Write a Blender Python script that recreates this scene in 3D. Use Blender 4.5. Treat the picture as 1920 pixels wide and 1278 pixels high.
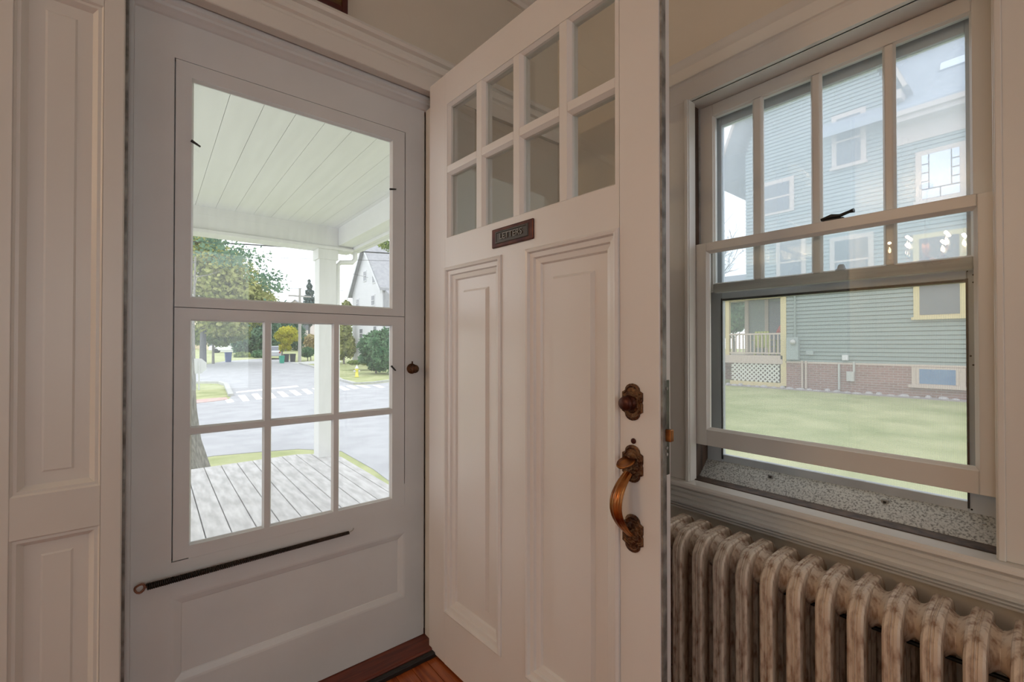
import bpy, math, random
from mathutils import Vector, Matrix

# ------------------------------------------------------------------ scene, camera, world, exposure
for o in list(bpy.data.objects):
    bpy.data.objects.remove(o, do_unlink=True)
S = bpy.context.scene
COL = S.collection
FPX, YAW, PIT, HC = 832.8, math.radians(39.105), math.radians(0.507), 1.105
cam = bpy.data.cameras.new('camera')
cam.sensor_fit = 'HORIZONTAL'; cam.sensor_width = 36.0
cam.lens = FPX / 1920 * 36.0
cam.clip_start = 0.01; cam.clip_end = 600
camo = bpy.data.objects.new('camera', cam); COL.objects.link(camo)
camo.location = (0, 0, HC)
camo.rotation_euler = (math.pi / 2 + PIT, 0, -YAW)
S.camera = camo
S.view_settings.view_transform = 'Standard'
S.view_settings.look = 'None'
S.view_settings.gamma = 1.0
S.view_settings.exposure = 0.12
S.view_settings.use_curve_mapping = False

W = bpy.data.worlds.new('overcast_sky'); S.world = W; W.use_nodes = True
nt = W.node_tree; nt.nodes.clear()
wo = nt.nodes.new('ShaderNodeOutputWorld'); bg = nt.nodes.new('ShaderNodeBackground')
tc = nt.nodes.new('ShaderNodeTexCoord'); nz = nt.nodes.new('ShaderNodeTexNoise'); rp = nt.nodes.new('ShaderNodeValToRGB')
nz.inputs['Scale'].default_value = 2.6; nz.inputs['Detail'].default_value = 5
rp.color_ramp.elements[0].position = 0.35; rp.color_ramp.elements[0].color = (0.86, 0.90, 0.96, 1)
rp.color_ramp.elements[1].position = 0.65; rp.color_ramp.elements[1].color = (1.0, 1.0, 1.0, 1)
nt.links.new(tc.outputs['Generated'], nz.inputs['Vector']); nt.links.new(nz.outputs['Fac'], rp.inputs['Fac'])
nt.links.new(rp.outputs['Color'], bg.inputs['Color']); bg.inputs['Strength'].default_value = 2.3
nt.links.new(bg.outputs[0], wo.inputs['Surface'])

# ------------------------------------------------------------------ pixel helpers (1920 x 1278)
_f = Vector((math.sin(YAW), math.cos(YAW), 0)); _r = Vector((math.cos(YAW), -math.sin(YAW), 0)); _u = Vector((0, 0, 1))
_F = _f * math.cos(PIT) + _u * math.sin(PIT); _U = _u * math.cos(PIT) - _f * math.sin(PIT)
CO = Vector((0, 0, HC))
def ray(px, py): return _F + _r * ((px - 960) / FPX) - _U * ((py - 639) / FPX)
def onx(px, py, x): d = ray(px, py); return CO + d * (x / d.x)
def ony(px, py, y): d = ray(px, py); return CO + d * (y / d.y)
def onz(px, py, z): d = ray(px, py); return CO + d * ((z - HC) / d.z)
def at(px, py, dist): return CO + ray(px, py) * dist            # dist = depth along the view axis
def ground_z(x, y):
    h = math.degrees(math.atan2(x, max(y, 0.001))) if y > 0 else 90
    d = math.hypot(x, y)
    t = min(1, max(0, (h - 32) / 22)); t = t * t * (3 - 2 * t)
    a = -1.1 + max(0, d - 30) * 0.02
    b = -0.42
    return a * (1 - t) + b * t
def ong(px, py):
    z = -1.1
    for i in range(40):
        p = onz(px, py, min(z, HC - 0.2)); z = 0.5 * z + 0.5 * ground_z(p.x, p.y)
    return onz(px, py, z)

# ------------------------------------------------------------------ materials
MATS = {}
def mat(name, col, rough=0.5, metal=0.0, noise=0.0, nscale=8.0, col2=None, bump=0.0, bscale=40.0, stretch=None, spec=0.5, lo=0.35, hi=0.65, detail=4.0, emis=None, estr=0.0, coat=0.0, trans=0.0):
    m = bpy.data.materials.new(name); m.use_nodes = True
    t = m.node_tree; b = t.nodes['Principled BSDF']
    b.inputs['Base Color'].default_value = (*col, 1); b.inputs['Roughness'].default_value = rough
    b.inputs['Metallic'].default_value = metal; b.inputs['Specular IOR Level'].default_value = spec
    b.inputs['Coat Weight'].default_value = coat
    if emis: b.inputs['Emission Color'].default_value = (*emis, 1); b.inputs['Emission Strength'].default_value = estr
    vec = None
    if col2 or bump or noise:
        c = t.nodes.new('ShaderNodeTexCoord'); mp = t.nodes.new('ShaderNodeMapping')
        t.links.new(c.outputs['Object'], mp.inputs['Vector']); vec = mp.outputs['Vector']
        if stretch: mp.inputs['Scale'].default_value = stretch
    if col2:
        n = t.nodes.new('ShaderNodeTexNoise'); n.inputs['Scale'].default_value = nscale; n.inputs['Detail'].default_value = detail
        r = t.nodes.new('ShaderNodeValToRGB'); r.color_ramp.elements[0].position = lo; r.color_ramp.elements[1].position = hi
        r.color_ramp.elements[0].color = (*col, 1); r.color_ramp.elements[1].color = (*col2, 1)
        t.links.new(vec, n.inputs['Vector']); t.links.new(n.outputs['Fac'], r.inputs['Fac']); t.links.new(r.outputs['Color'], b.inputs['Base Color'])
    if bump:
        n2 = t.nodes.new('ShaderNodeTexNoise'); n2.inputs['Scale'].default_value = bscale; n2.inputs['Detail'].default_value = 3
        bp = t.nodes.new('ShaderNodeBump'); bp.inputs['Strength'].default_value = bump; bp.inputs['Distance'].default_value = 0.004
        t.links.new(vec, n2.inputs['Vector']); t.links.new(n2.outputs['Fac'], bp.inputs['Height']); t.links.new(bp.outputs['Normal'], b.inputs['Normal'])
    MATS[name] = m
    return m
def glass(name, tint=(1, 1, 1), haze=0.0, hazecol=(0.8, 0.85, 0.9), refl=1.0, blotch=False):
    m = bpy.data.materials.new(name); m.use_nodes = True; t = m.node_tree; t.nodes.clear()
    out = t.nodes.new('ShaderNodeOutputMaterial'); tr = t.nodes.new('ShaderNodeBsdfTransparent'); tr.inputs[0].default_value = (*tint, 1)
    gl = t.nodes.new('ShaderNodeBsdfGlossy'); gl.inputs['Roughness'].default_value = 0.0; gl.inputs[0].default_value = (refl, refl, refl, 1)
    fr = t.nodes.new('ShaderNodeFresnel'); geo = t.nodes.new('ShaderNodeNewGeometry'); io = t.nodes.new('ShaderNodeMapRange')
    io.inputs['To Min'].default_value = 1.45; io.inputs['To Max'].default_value = 1 / 1.45
    t.links.new(geo.outputs['Backfacing'], io.inputs['Value']); t.links.new(io.outputs[0], fr.inputs['IOR'])   # same reflectance on both faces of a thin pane
    mx = t.nodes.new('ShaderNodeMixShader')
    t.links.new(fr.outputs[0], mx.inputs[0]); t.links.new(tr.outputs[0], mx.inputs[1]); t.links.new(gl.outputs[0], mx.inputs[2])
    last = mx
    if haze > 0:
        tl = t.nodes.new('ShaderNodeBsdfTranslucent'); tl.inputs[0].default_value = (*hazecol, 1)
        m2 = t.nodes.new('ShaderNodeMixShader'); m2.inputs[0].default_value = haze
        if blotch:
            n = t.nodes.new('ShaderNodeTexNoise'); n.inputs['Scale'].default_value = 3.0; n.inputs['Detail'].default_value = 6
            c = t.nodes.new('ShaderNodeTexCoord'); t.links.new(c.outputs['Object'], n.inputs['Vector'])
            mr = t.nodes.new('ShaderNodeMapRange'); mr.inputs['From Min'].default_value = 0.3; mr.inputs['From Max'].default_value = 0.7
            mr.inputs['To Min'].default_value = haze * 0.75; mr.inputs['To Max'].default_value = haze * 1.25
            t.links.new(n.outputs['Fac'], mr.inputs['Value']); t.links.new(mr.outputs[0], m2.inputs[0])
        t.links.new(last.outputs[0], m2.inputs[1]); t.links.new(tl.outputs[0], m2.inputs[2]); last = m2
    t.links.new(last.outputs[0], out.inputs['Surface']); MATS[name] = m
    return m
def mesh_screen(name):
    m = bpy.data.materials.new(name); m.use_nodes = True; t = m.node_tree; t.nodes.clear()
    out = t.nodes.new('ShaderNodeOutputMaterial'); tr = t.nodes.new('ShaderNodeBsdfTransparent')
    df = t.nodes.new('ShaderNodeBsdfDiffuse'); df.inputs[0].default_value = (0.42, 0.44, 0.46, 1)
    tl = t.nodes.new('ShaderNodeBsdfTranslucent'); tl.inputs[0].default_value = (0.55, 0.57, 0.6, 1)
    m1 = t.nodes.new('ShaderNodeMixShader'); m1.inputs[0].default_value = 0.6
    m2 = t.nodes.new('ShaderNodeMixShader')
    c = t.nodes.new('ShaderNodeTexCoord')
    fac = None
    for ax in ('Y', 'Z'):
        w = t.nodes.new('ShaderNodeTexWave'); w.wave_type = 'BANDS'; w.bands_direction = ax; w.inputs['Scale'].default_value = 95.0
        t.links.new(c.outputs['Object'], w.inputs['Vector'])
        if fac is None: fac = w.outputs['Fac']
        else:
            mm = t.nodes.new('ShaderNodeMath'); mm.operation = 'ADD'; t.links.new(fac, mm.inputs[0]); t.links.new(w.outputs['Fac'], mm.inputs[1]); fac = mm.outputs[0]
    mr = t.nodes.new('ShaderNodeMapRange'); mr.inputs['From Min'].default_value = 0.0; mr.inputs['From Max'].default_value = 2.0
    mr.inputs['To Min'].default_value = 0.16; mr.inputs['To Max'].default_value = 0.40
    t.links.new(fac, mr.inputs['Value']); t.links.new(mr.outputs[0], m2.inputs[0])
    t.links.new(df.outputs[0], m1.inputs[1]); t.links.new(tl.outputs[0], m1.inputs[2])
    t.links.new(tr.outputs[0], m2.inputs[1]); t.links.new(m1.outputs[0], m2.inputs[2]); t.links.new(m2.outputs[0], out.inputs['Surface']); MATS[name] = m
    return m
def leafmat(name, c1, c2):
    m = bpy.data.materials.new(name); m.use_nodes = True; t = m.node_tree; t.nodes.clear()
    out = t.nodes.new('ShaderNodeOutputMaterial'); df = t.nodes.new('ShaderNodeBsdfDiffuse'); tl = t.nodes.new('ShaderNodeBsdfTranslucent')
    mx = t.nodes.new('ShaderNodeMixShader'); mx.inputs[0].default_value = 0.35
    n = t.nodes.new('ShaderNodeTexNoise'); n.inputs['Scale'].default_value = 1.3; n.inputs['Detail'].default_value = 6
    c = t.nodes.new('ShaderNodeTexCoord'); r = t.nodes.new('ShaderNodeValToRGB')
    r.color_ramp.elements[0].position = 0.35; r.color_ramp.elements[1].position = 0.65
    r.color_ramp.elements[0].color = (*c1, 1); r.color_ramp.elements[1].color = (*c2, 1)
    t.links.new(c.outputs['Object'], n.inputs['Vector']); t.links.new(n.outputs['Fac'], r.inputs['Fac'])
    t.links.new(r.outputs['Color'], df.inputs[0]); t.links.new(r.outputs['Color'], tl.inputs[0])
    t.links.new(df.outputs[0], mx.inputs[1]); t.links.new(tl.outputs[0], mx.inputs[2]); t.links.new(mx.outputs[0], out.inputs['Surface']); MATS[name] = m
    return m

TRIM = mat('white_gloss_paint', (0.70, 0.67, 0.62), 0.32, col2=(0.65, 0.62, 0.57), nscale=3, bump=0.05, bscale=30, stretch=(1, 1, 0.15))
TRIMX = mat('white_gloss_paint_rail', (0.70, 0.67, 0.62), 0.32, col2=(0.65, 0.62, 0.57), nscale=3, bump=0.05, bscale=30, stretch=(0.15, 0.15, 1))
DOORW = mat('door_white_enamel', (0.74, 0.71, 0.69), 0.30, col2=(0.70, 0.67, 0.65), nscale=2, bump=0.18, bscale=26, stretch=(1, 1, 0.08))
STORMW = mat('storm_door_grey_white_paint', (0.66, 0.67, 0.67), 0.36, col2=(0.61, 0.62, 0.62), nscale=4, bump=0.1, bscale=35)
WALLP = mat('beige_wall_paint', (0.64, 0.575, 0.475), 0.75, col2=(0.60, 0.54, 0.45), nscale=2, bump=0.08, bscale=120)
CEILP = mat('ceiling_white_paint', (0.78, 0.75, 0.70), 0.8, bump=0.05, bscale=90)
FLOORW = mat('red_oak_floor', (0.22, 0.045, 0.012), 0.22, col2=(0.42, 0.11, 0.03), nscale=6, stretch=(14, 0.8, 1), bump=0.06, bscale=20, coat=0.3)
SILLW = mat('dark_red_threshold_wood', (0.09, 0.015, 0.008), 0.3, col2=(0.17, 0.035, 0.015), nscale=8, stretch=(1, 12, 1))
BLACK = mat('black_strip', (0.012, 0.010, 0.009), 0.5)
BRONZE = mat('dark_red_bronze', (0.045, 0.008, 0.006), 0.38, metal=0.6, col2=(0.09, 0.025, 0.012), nscale=30)
BRASS = mat('aged_brass', (0.50, 0.22, 0.07), 0.28, metal=1.0, col2=(0.20, 0.07, 0.03), nscale=24)
BRASSD = mat('dark_aged_brass', (0.055, 0.022, 0.013), 0.40, metal=0.8, col2=(0.18, 0.095, 0.045), nscale=60, bump=0.9, bscale=160)
PEWTER = mat('tarnished_letter_metal', (0.075, 0.062, 0.052), 0.45, metal=0.5); LETM = mat('worn_raised_letters', (0.20, 0.17, 0.14), 0.4, metal=0.5)
ZINC = mat('grey_zinc_strip', (0.38, 0.38, 0.36), 0.5, metal=0.3, col2=(0.14, 0.13, 0.12), nscale=25, bump=0.4, bscale=60)
LOCKM = mat('green_grey_mortise_plate', (0.07, 0.075, 0.06), 0.4, metal=0.7, col2=(0.13, 0.13, 0.11), nscale=14)
SPRING = mat('rusty_black_spring_steel', (0.018, 0.014, 0.012), 0.4, metal=0.6, col2=(0.045, 0.03, 0.022), nscale=20)
RUST = mat('rust', (0.16, 0.06, 0.03), 0.7, col2=(0.30, 0.13, 0.08), nscale=40)
ALU = mat('weathered_storm_aluminium', (0.50, 0.53, 0.55), 0.5, metal=0.1, col2=(0.38, 0.40, 0.42), nscale=6, stretch=(1, 1, 0.3))
GALV = mat('mottled_galvanised_sill', (0.52, 0.51, 0.47), 0.6, metal=0.2, col2=(0.17, 0.16, 0.145), nscale=210, lo=0.46, hi=0.66, detail=10)
OLDWOOD = mat('stained_brown_jamb_wood', (0.030, 0.018, 0.012), 0.6, col2=(0.10, 0.06, 0.04), nscale=12, stretch=(3, 3, 0.4))
GREYWOOD = mat('weathered_grey_sash_wood', (0.44, 0.44, 0.42), 0.6, col2=(0.28, 0.28, 0.26), nscale=9, stretch=(1, 0.3, 3), bump=0.3, bscale=30)
PANE = glass('clear_pane', (0.97, 0.985, 0.98))
PANE_OLD = glass('old_pane_slightly_hazy', (0.96, 0.975, 0.98), 0.04, (0.85, 0.9, 0.95))
PANE_DIRT = glass('dirty_storm_pane', (0.95, 0.965, 1.0), 0.29, (0.76, 0.81, 0.92), blotch=True)
SCREEN = mesh_screen('insect_screen_mesh')

# ------------------------------------------------------------------ mesh builder
class MB:
    def __init__(s): s.v = []; s.f = []; s.sm = []
    def add(s, verts, faces, smooth=False):
        n = len(s.v); s.v += [tuple(v) for v in verts]; s.f += [tuple(i + n for i in f) for f in faces]; s.sm += [smooth] * len(faces); return s
    def box(s, x0, x1, y0, y1, z0, z1):
        v = [(x0, y0, z0), (x1, y0, z0), (x1, y1, z0), (x0, y1, z0), (x0, y0, z1), (x1, y0, z1), (x1, y1, z1), (x0, y1, z1)]
        return s.add(v, [(0, 3, 2, 1), (4, 5, 6, 7), (0, 1, 5, 4), (1, 2, 6, 5), (2, 3, 7, 6), (3, 0, 4, 7)])
    def hexa(s, a, b):                      # two quads (lists of 4 points)
        return s.add(list(a) + list(b), [(0, 3, 2, 1), (4, 5, 6, 7), (0, 1, 5, 4), (1, 2, 6, 5), (2, 3, 7, 6), (3, 0, 4, 7)])
    def prism(s, poly, d):                  # poly: 3D points, d: extrusion vector
        n = len(poly); d = Vector(d); v = [Vector(p) for p in poly] + [Vector(p) + d for p in poly]
        return s.add(v, [tuple(reversed(range(n))), tuple(range(n, 2 * n))] + [(i, (i + 1) % n, n + (i + 1) % n, n + i) for i in range(n)])
    def sweep(s, path, prof, up=None, closed_prof=True, caps=True, smooth=False, scales=None):
        # path: list of Vector, prof: list of (a,b) in (side, up) frame
        P = [Vector(p) for p in path]; n = len(prof); rings = []
        prev = None
        for i, p in enumerate(P):
            t = (P[min(i + 1, len(P) - 1)] - P[max(i - 1, 0)]).normalized()
            if up is not None: side = t.cross(Vector(up))
            else:
                ref = Vector((0, 0, 1)) if abs(t.z) < 0.95 else Vector((0, 1, 0))
                side = t.cross(ref) if prev is None else (prev - t * prev.dot(t))
            side.normalize(); prev = side; u2 = side.cross(t).normalized()
            k = scales[i] if scales else 1.0
            rings.append([p + side * (a * k) + u2 * (b * k) for a, b in prof])
        v = [q for r in rings for q in r]; f = []
        m = n if closed_prof else n - 1
        for i in range(len(P) - 1):
            for j in range(m):
                f.append((i * n + j, i * n + (j + 1) % n, (i + 1) * n + (j + 1) % n, (i + 1) * n + j))
        s.add(v, f, smooth)
        if caps and closed_prof:
            k = (len(P) - 1) * n
            s.add(rings[0], [tuple(range(n))]); s.add(rings[-1], [tuple(reversed(range(n)))])
        return s
    def tube(s, path, r, seg=8, r2=None, smooth=True):
        prof = [(math.cos(2 * math.pi * i / seg) * r, math.sin(2 * math.pi * i / seg) * r) for i in range(seg)]
        sc = None
        if r2 is not None:
            n = len(path); sc = [1 + (r2 / r - 1) * i / (n - 1) for i in range(n)]
        return s.sweep(path, prof, smooth=smooth, scales=sc)
    def lathe(s, prof, c, axis='z', seg=16, smooth=True):  # prof: list (radius, height)
        c = Vector(c); v = []; f = []; n = seg
        ax = {'x': (Vector((0, 1, 0)), Vector((0, 0, 1)), Vector((1, 0, 0))), 'y': (Vector((0, 0, 1)), Vector((1, 0, 0)), Vector((0, 1, 0))), 'z': (Vector((1, 0, 0)), Vector((0, 1, 0)), Vector((0, 0, 1)))}[axis]
        for r, h in prof:
            for i in range(n):
                a = 2 * math.pi * i / n; v.append(c + ax[0] * (r * math.cos(a)) + ax[1] * (r * math.sin(a)) + ax[2] * h)
        for k in range(len(prof) - 1):
            for i in range(n): f.append((k * n + i, k * n + (i + 1) % n, (k + 1) * n + (i + 1) % n, (k + 1) * n + i))
        f.append(tuple(reversed(range(n)))); f.append(tuple(range((len(prof) - 1) * n, len(prof) * n)))
        return s.add(v, f, smooth)
    def rings(s, M, u0, u1, v0, v1, prof, cap=True):       # mitred moulding round a rectangle; prof: (inset, w); M maps (u,v,w)
        idx = []
        pts = []
        for ins, w in prof:
            pts += [M(u0 + ins, v0 + ins, w), M(u1 - ins, v0 + ins, w), M(u1 - ins, v1 - ins, w), M(u0 + ins, v1 - ins, w)]
        f = []
        for k in range(len(prof) - 1):
            for j in range(4): f.append((k * 4 + j, k * 4 + (j + 1) % 4, k * 4 + 4 + (j + 1) % 4, k * 4 + 4 + j))
        if cap: k = (len(prof) - 1) * 4; f.append((k, k + 1, k + 2, k + 3))
        return s.add(pts, f)
    def build(s, name, material, parent=None, label=None, cat=None, group=None, kind=None, bevel=0.0, seg=2):
        me = bpy.data.meshes.new(name); me.from_pydata(s.v, [], s.f); me.validate(); me.update()
        for p, q in zip(me.polygons, s.sm): p.use_smooth = q
        import bmesh
        bm = bmesh.new(); bm.from_mesh(me); bmesh.ops.recalc_face_normals(bm, faces=bm.faces); bm.to_mesh(me); bm.free()
        if material: me.materials.append(material)
        o = bpy.data.objects.new(name, me); COL.objects.link(o)
        if parent is not None: o.parent = parent
        tag(o, label, cat, group, kind)
        if bevel > 0:
            b = o.modifiers.new('bevel', 'BEVEL'); b.width = bevel; b.segments = seg; b.limit_method = 'ANGLE'; b.angle_limit = math.radians(40)
        return o
def tag(o, label=None, cat=None, group=None, kind=None):
    if label: o['label'] = label
    if cat: o['category'] = cat
    if group: o['group'] = group
    if kind: o['kind'] = kind
    return o
def empty(name, loc=(0, 0, 0), rz=0, label=None, cat=None, group=None, kind=None):
    o = bpy.data.objects.new(name, None); COL.objects.link(o); o.location = loc; o.rotation_euler = (0, 0, rz); o.empty_display_size = 0.1
    return tag(o, label, cat, group, kind)
def bx(name, m, parent, *b, bevel=0.0, **k): return MB().box(*b).build(name, m, parent, bevel=bevel, **k)
def dup(o, parent, loc=(0, 0, 0), rot=None, sc=None):
    c = o.copy(); COL.objects.link(c); c.parent = parent; c.location = loc
    if rot: c.rotation_euler = rot
    if sc: c.scale = sc
    return c
def wall_with_hole(mb, axis, p0, p1, a0, a1, z0, z1, h):   # wall slab along an axis with one rectangular hole h=(a0,a1,z0,z1)
    for (q0, q1, r0, r1) in ((a0, h[0], z0, z1), (h[1], a1, z0, z1), (h[0], h[1], z0, h[2]), (h[0], h[1], h[3], z1)):
        if q1 - q0 < 1e-4 or r1 - r0 < 1e-4: continue
        if axis == 'x': mb.box(q0, q1, p0, p1, r0, r1)
        else: mb.box(p0, p1, q0, q1, r0, r1)

# ------------------------------------------------------------------ room shell
XR, YF, ZC = 1.46, 1.46, 2.66            # right wall, front wall, ceiling
XL, YB = -4.2, -3.4
m = MB(); wall_with_hole(m, 'x', YF, 1.60, XL - 0.2, XR, 0, ZC, (-0.054, 0.835, 0.0, 2.070))
m.build('wall_front', WALLP, kind='structure', label='beige plaster wall around the entrance doorway', cat='wall')
m = MB(); wall_with_hole(m, 'y', XR, 1.60, YB - 0.2, 1.60, 0, ZC, (0.084, 0.815, 0.60, 1.955))
m.build('wall_right', WALLP, kind='structure', label='beige plaster wall holding the sash window', cat='wall')
m = MB(); wall_with_hole(m, 'y', XL - 0.2, XL, YB, YF, 0, ZC, (-2.2, -0.2, 0.5, 2.3))
m.build('wall_left', WALLP, kind='structure', label='beige plaster wall of the hall opposite the sash window', cat='wall')
m = MB(); wall_with_hole(m, 'x', YB - 0.2, YB, XL - 0.2, XR, 0, ZC, (-1.4, 1.0, 0.5, 2.3))
m.build('wall_back', WALLP, kind='structure', label='beige plaster wall with the wide hall window', cat='wall')
bx('ceiling', CEILP, None, XL - 0.2, 1.6, YB - 0.2, 1.6, ZC, ZC + 0.1, kind='structure', label='white plaster ceiling of the hall', cat='ceiling')
floor = bx('floor', FLOORW, None, XL - 0.2, 1.6, YB - 0.2, 1.47, -0.12, -0.004, kind='structure', label='glossy red oak floor inside the doorway', cat='floor')
x = 0.18; k = 0
while x < 0.90:
    bx('plank', FLOORW, floor, x, x + 0.0555, 0.55, 1.405, -0.004, 0.0, bevel=0.0008); x += 0.0575
# crown moulding along front and right wall
CROWN = [(0.0, -0.10), (0.012, -0.10), (0.018, -0.085), (0.03, -0.075), (0.045, -0.05), (0.07, -0.03), (0.08, -0.012), (0.09, -0.01), (0.09, 0.0), (0.0, 0.0)]
m = MB(); m.prism([(XL, YF - a, ZC + b) for a, b in CROWN], (XR - XL, 0, 0)); m.build('trim_1', TRIMX, kind='structure', label='white crown moulding above the entrance doorway', cat='moulding')
m = MB(); m.prism([(XR - a, YB, ZC + b) for a, b in CROWN], (0, YF - YB, 0)); m.build('trim_2', TRIM, kind='structure', label='white crown moulding above the sash window', cat='moulding')
# back window of the hall (behind the camera): daylight
def hall_window(name, loc, rz, w, label):
    wb = empty(name, loc, rz, kind='structure', label=label, cat='window'); n = 3; u = w / n
    for i in range(n + 1): bx('stile', TRIM, wb, -w / 2 + i * u - 0.03, -w / 2 + i * u + 0.03, -0.13, -0.07, 0.0, 1.8)
    for z0, z1 in ((0.0, 0.06), (0.90, 0.94), (1.74, 1.8)): bx('rail', TRIM, wb, -w / 2, w / 2, -0.125, -0.075, z0, z1)
    for i in range(n): bx('pane', PANE, wb, -w / 2 + i * u + 0.03, -w / 2 + (i + 1) * u - 0.03, -0.102, -0.098, 0.06, 1.74)
hall_window('window_2', (-0.2, YB, 0.5), 0, 2.4, 'wide white hall window in the wall facing the front door')
hall_window('window_3', (XL, -1.2, 0.5), -math.pi / 2, 2.0, 'wide white hall window facing the old sash window')

# ------------------------------------------------------------------ door frame: casing, jambs, head, threshold
df = empty('trim_3', (0, 1.44, 0), kind='structure', label='white painted door casing with stepped head moulding', cat='door frame')
def W3(u, v, w): return (u, w, v)
HP = [(0.022, 2.032), (0.0, 2.032), (0.0, 2.085), (0.004, 2.092), (0.004, 2.100), (-0.004, 2.106), (-0.004, 2.118), (0.004, 2.124), (0.006, 2.140), (-0.006, 2.146), (-0.010, 2.156), (-0.004, 2.168), (0.022, 2.172)]
m = MB(); m.prism([(-1.4, y, z) for y, z in HP], (XR + 1.4 - 0.0, 0, 0)); m.build('head_casing', TRIMX, df)
bx('head_jamb', TRIMX, df, -0.054, 0.835, 0.001, 0.034, 2.0300, 2.0318); bx('head_jamb', TRIMX, df, -0.054, 0.835, 0.0225, 0.034, 2.0318, 2.069)
m = MB(); m.prism([(-0.054, y, z) for y, z in ((0.040, 2.069), (0.040, 2.018), (0.046, 2.012), (0.046, 2.004), (0.052, 1.999), (0.060, 1.990), (0.066, 1.986), (0.12, 1.986), (0.12, 2.069))], (0.889, 0, 0)); m.build('head_stop', STORMW, df)
# latch jamb (left) and hinge jamb (right)
bx('outer_stop', STORMW, df, -0.054, -0.030, 0.097, 0.16, 0.0, 2.03); bx('outer_stop', STORMW, df, 0.785, 0.836, 0.097, 0.16, 0.0, 2.03); bx('outer_stop', STORMW, df, -0.03, 0.785, 0.097, 0.16, 1.985, 2.03)
bx('jamb', TRIM, df, -0.070, -0.0535, 0.002, 0.16, 0.0, 2.032, bevel=0.001)
bx('weatherstrip', ZINC, df, -0.0535, -0.048, 0.035, 0.052, 0.02, 2.026)
bx('weatherstrip', BLACK, df, -0.0535, -0.050, 0.052, 0.056, 0.02, 2.03); bx('weatherstrip', STORMW, df, -0.0535, -0.0382, 0.057, 0.0655, 0.02, 2.03, bevel=0.001)
bx('jamb', TRIM, df, 0.835, 0.850, 0.002, 0.16, 0.0, 2.032, bevel=0.001)
bx('stop', TRIM, df, 0.802, 0.836, 0.030, 0.066, 0.0, 1.99, bevel=0.003)
bx('casing', TRIM, df, 0.842, 0.985, 0.0, 0.02, 0.0, 2.032, bevel=0.004)
bx('threshold', SILLW, df, -0.054, 0.836, -0.022, 0.16, 0.0, 0.024, bevel=0.006)
bx('sweep_strip', BLACK, df, -0.054, 0.836, -0.042, -0.022, 0.0, 0.018, bevel=0.004)

# panelled pilaster to the left of the doorway
pw = empty('trim_4', (0, 1.44, 0), kind='structure', label='white recessed-panel woodwork beside the entrance doorway', cat='panelling')
PMW = [(0.0, 0.0), (0.004, 0.004), (0.010, 0.004), (0.016, 0.010), (0.020, 0.014), (0.046, 0.014), (0.050, 0.012)]
bx('stile', TRIM, pw, -0.092, -0.054, 0.0, 0.02, 0.0, 2.032, bevel=0.002)
bx('stile', TRIM, pw, -0.300, -0.237, 0.0, 0.02, 0.0, 2.032, bevel=0.002)
for z0, z1 in ((0.0, 0.12), (0.678, 0.771), (1.918, 2.032)):
    bx('rail', TRIMX, pw, -0.237, -0.092, 0.0, 0.02, z0, z1)
for z0, z1 in ((0.12, 0.678), (0.771, 1.918)):
    MB().rings(W3, -0.237, -0.092, z0, z1, PMW).build('panel', TRIM, pw)
for i in range(4):
    xx = -0.30 - i * 0.36
    MB().rings(W3, xx - 0.30, xx, 0.12, 0.678, PMW).build('panel', TRIM, pw)
    MB().rings(W3, xx - 0.30, xx, 0.771, 1.918, PMW).build('panel', TRIM, pw)
    bx('stile', TRIM, pw, xx - 0.36, xx - 0.30, 0.0, 0.02, 0.0, 2.032, bevel=0.002)
    for z0, z1 in ((0.0, 0.12), (0.678, 0.771), (1.918, 2.032)): bx('rail', TRIMX, pw, xx - 0.30, xx, 0.0, 0.02, z0, z1)

# ------------------------------------------------------------------ storm door
sd = empty('door_2', (0, 1.505, 0.026), kind='structure', label='closed grey white storm door with one large pane over six small panes', cat='storm door')
def sb(name, x0, x1, z0, z1, y0=0.0, y1=0.03, mtl=STORMW, bev=0.0): return bx(name, mtl, sd, x0, x1, y0, y1, z0 - 0.026, z1 - 0.026, bevel=bev)
sb('stile', -0.038, 0.0455, 0.026, 1.995); sb('stile', 0.7205, 0.797, 0.026, 1.995)
sb('rail', 0.0455, 0.7205, 1.884, 1.995)
sb('rail', 0.0455, 0.7205, 0.425, 0.5205)
sb('rail', 0.0455, 0.7205, 0.026, 0.190)
def SDM(u, v, w): return (u, w, v - 0.026)
MB().rings(SDM, 0.0455, 0.7205, 0.190, 0.425, [(0.0, 0.0), (0.006, 0.001), (0.022, 0.007), (0.024, 0.009), (0.05, 0.009)]).build('panel', STORMW, sd)
MB().rings(SDM, 0.0455, 0.7205, 0.190, 0.425, [(0.0, 0.024), (0.05, 0.022)]).build('panel', STORMW, sd)
# removable sash: frame pieces
def sash(name, z0, z1, rails):
    sb(name + '_stile', 0.0485, 0.084, z0, z1, 0.0, 0.028); sb(name + '_stile', 0.671, 0.7175, z0, z1, 0.0, 0.028)
    for a, b in rails: sb(name + '_rail', 0.084, 0.671, a, b, 0.0, 0.028)
sash('upper_sash', 1.2085, 1.8815, ((1.2085, 1.234), (1.842, 1.8815)))
sash('lower_sash', 0.5235, 1.2065, ((0.5235, 0.556), (1.176, 1.2065)))
for n, (x0, x1, z0, z1) in (('gap', (0.0455, 0.0485, 0.52, 1.884)), ('gap', (0.7175, 0.7205, 0.60, 1.884)), ('gap', (0.0455, 0.72, 1.2065, 1.2085)), ('gap', (0.0455, 0.083, 0.5205, 0.5235))):
    sb('sash_rebate', x0, x1, z0, z1, 0.021, 0.028)
sb('painted_joint', 0.0485, 0.7175, 1.8815, 1.884, 0.003, 0.02); sb('painted_joint', 0.083, 0.7205, 0.5205, 0.5235, 0.0008, 0.02); sb('painted_joint', 0.7175, 0.7205, 0.5235, 0.60, 0.0008, 0.02)
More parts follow.
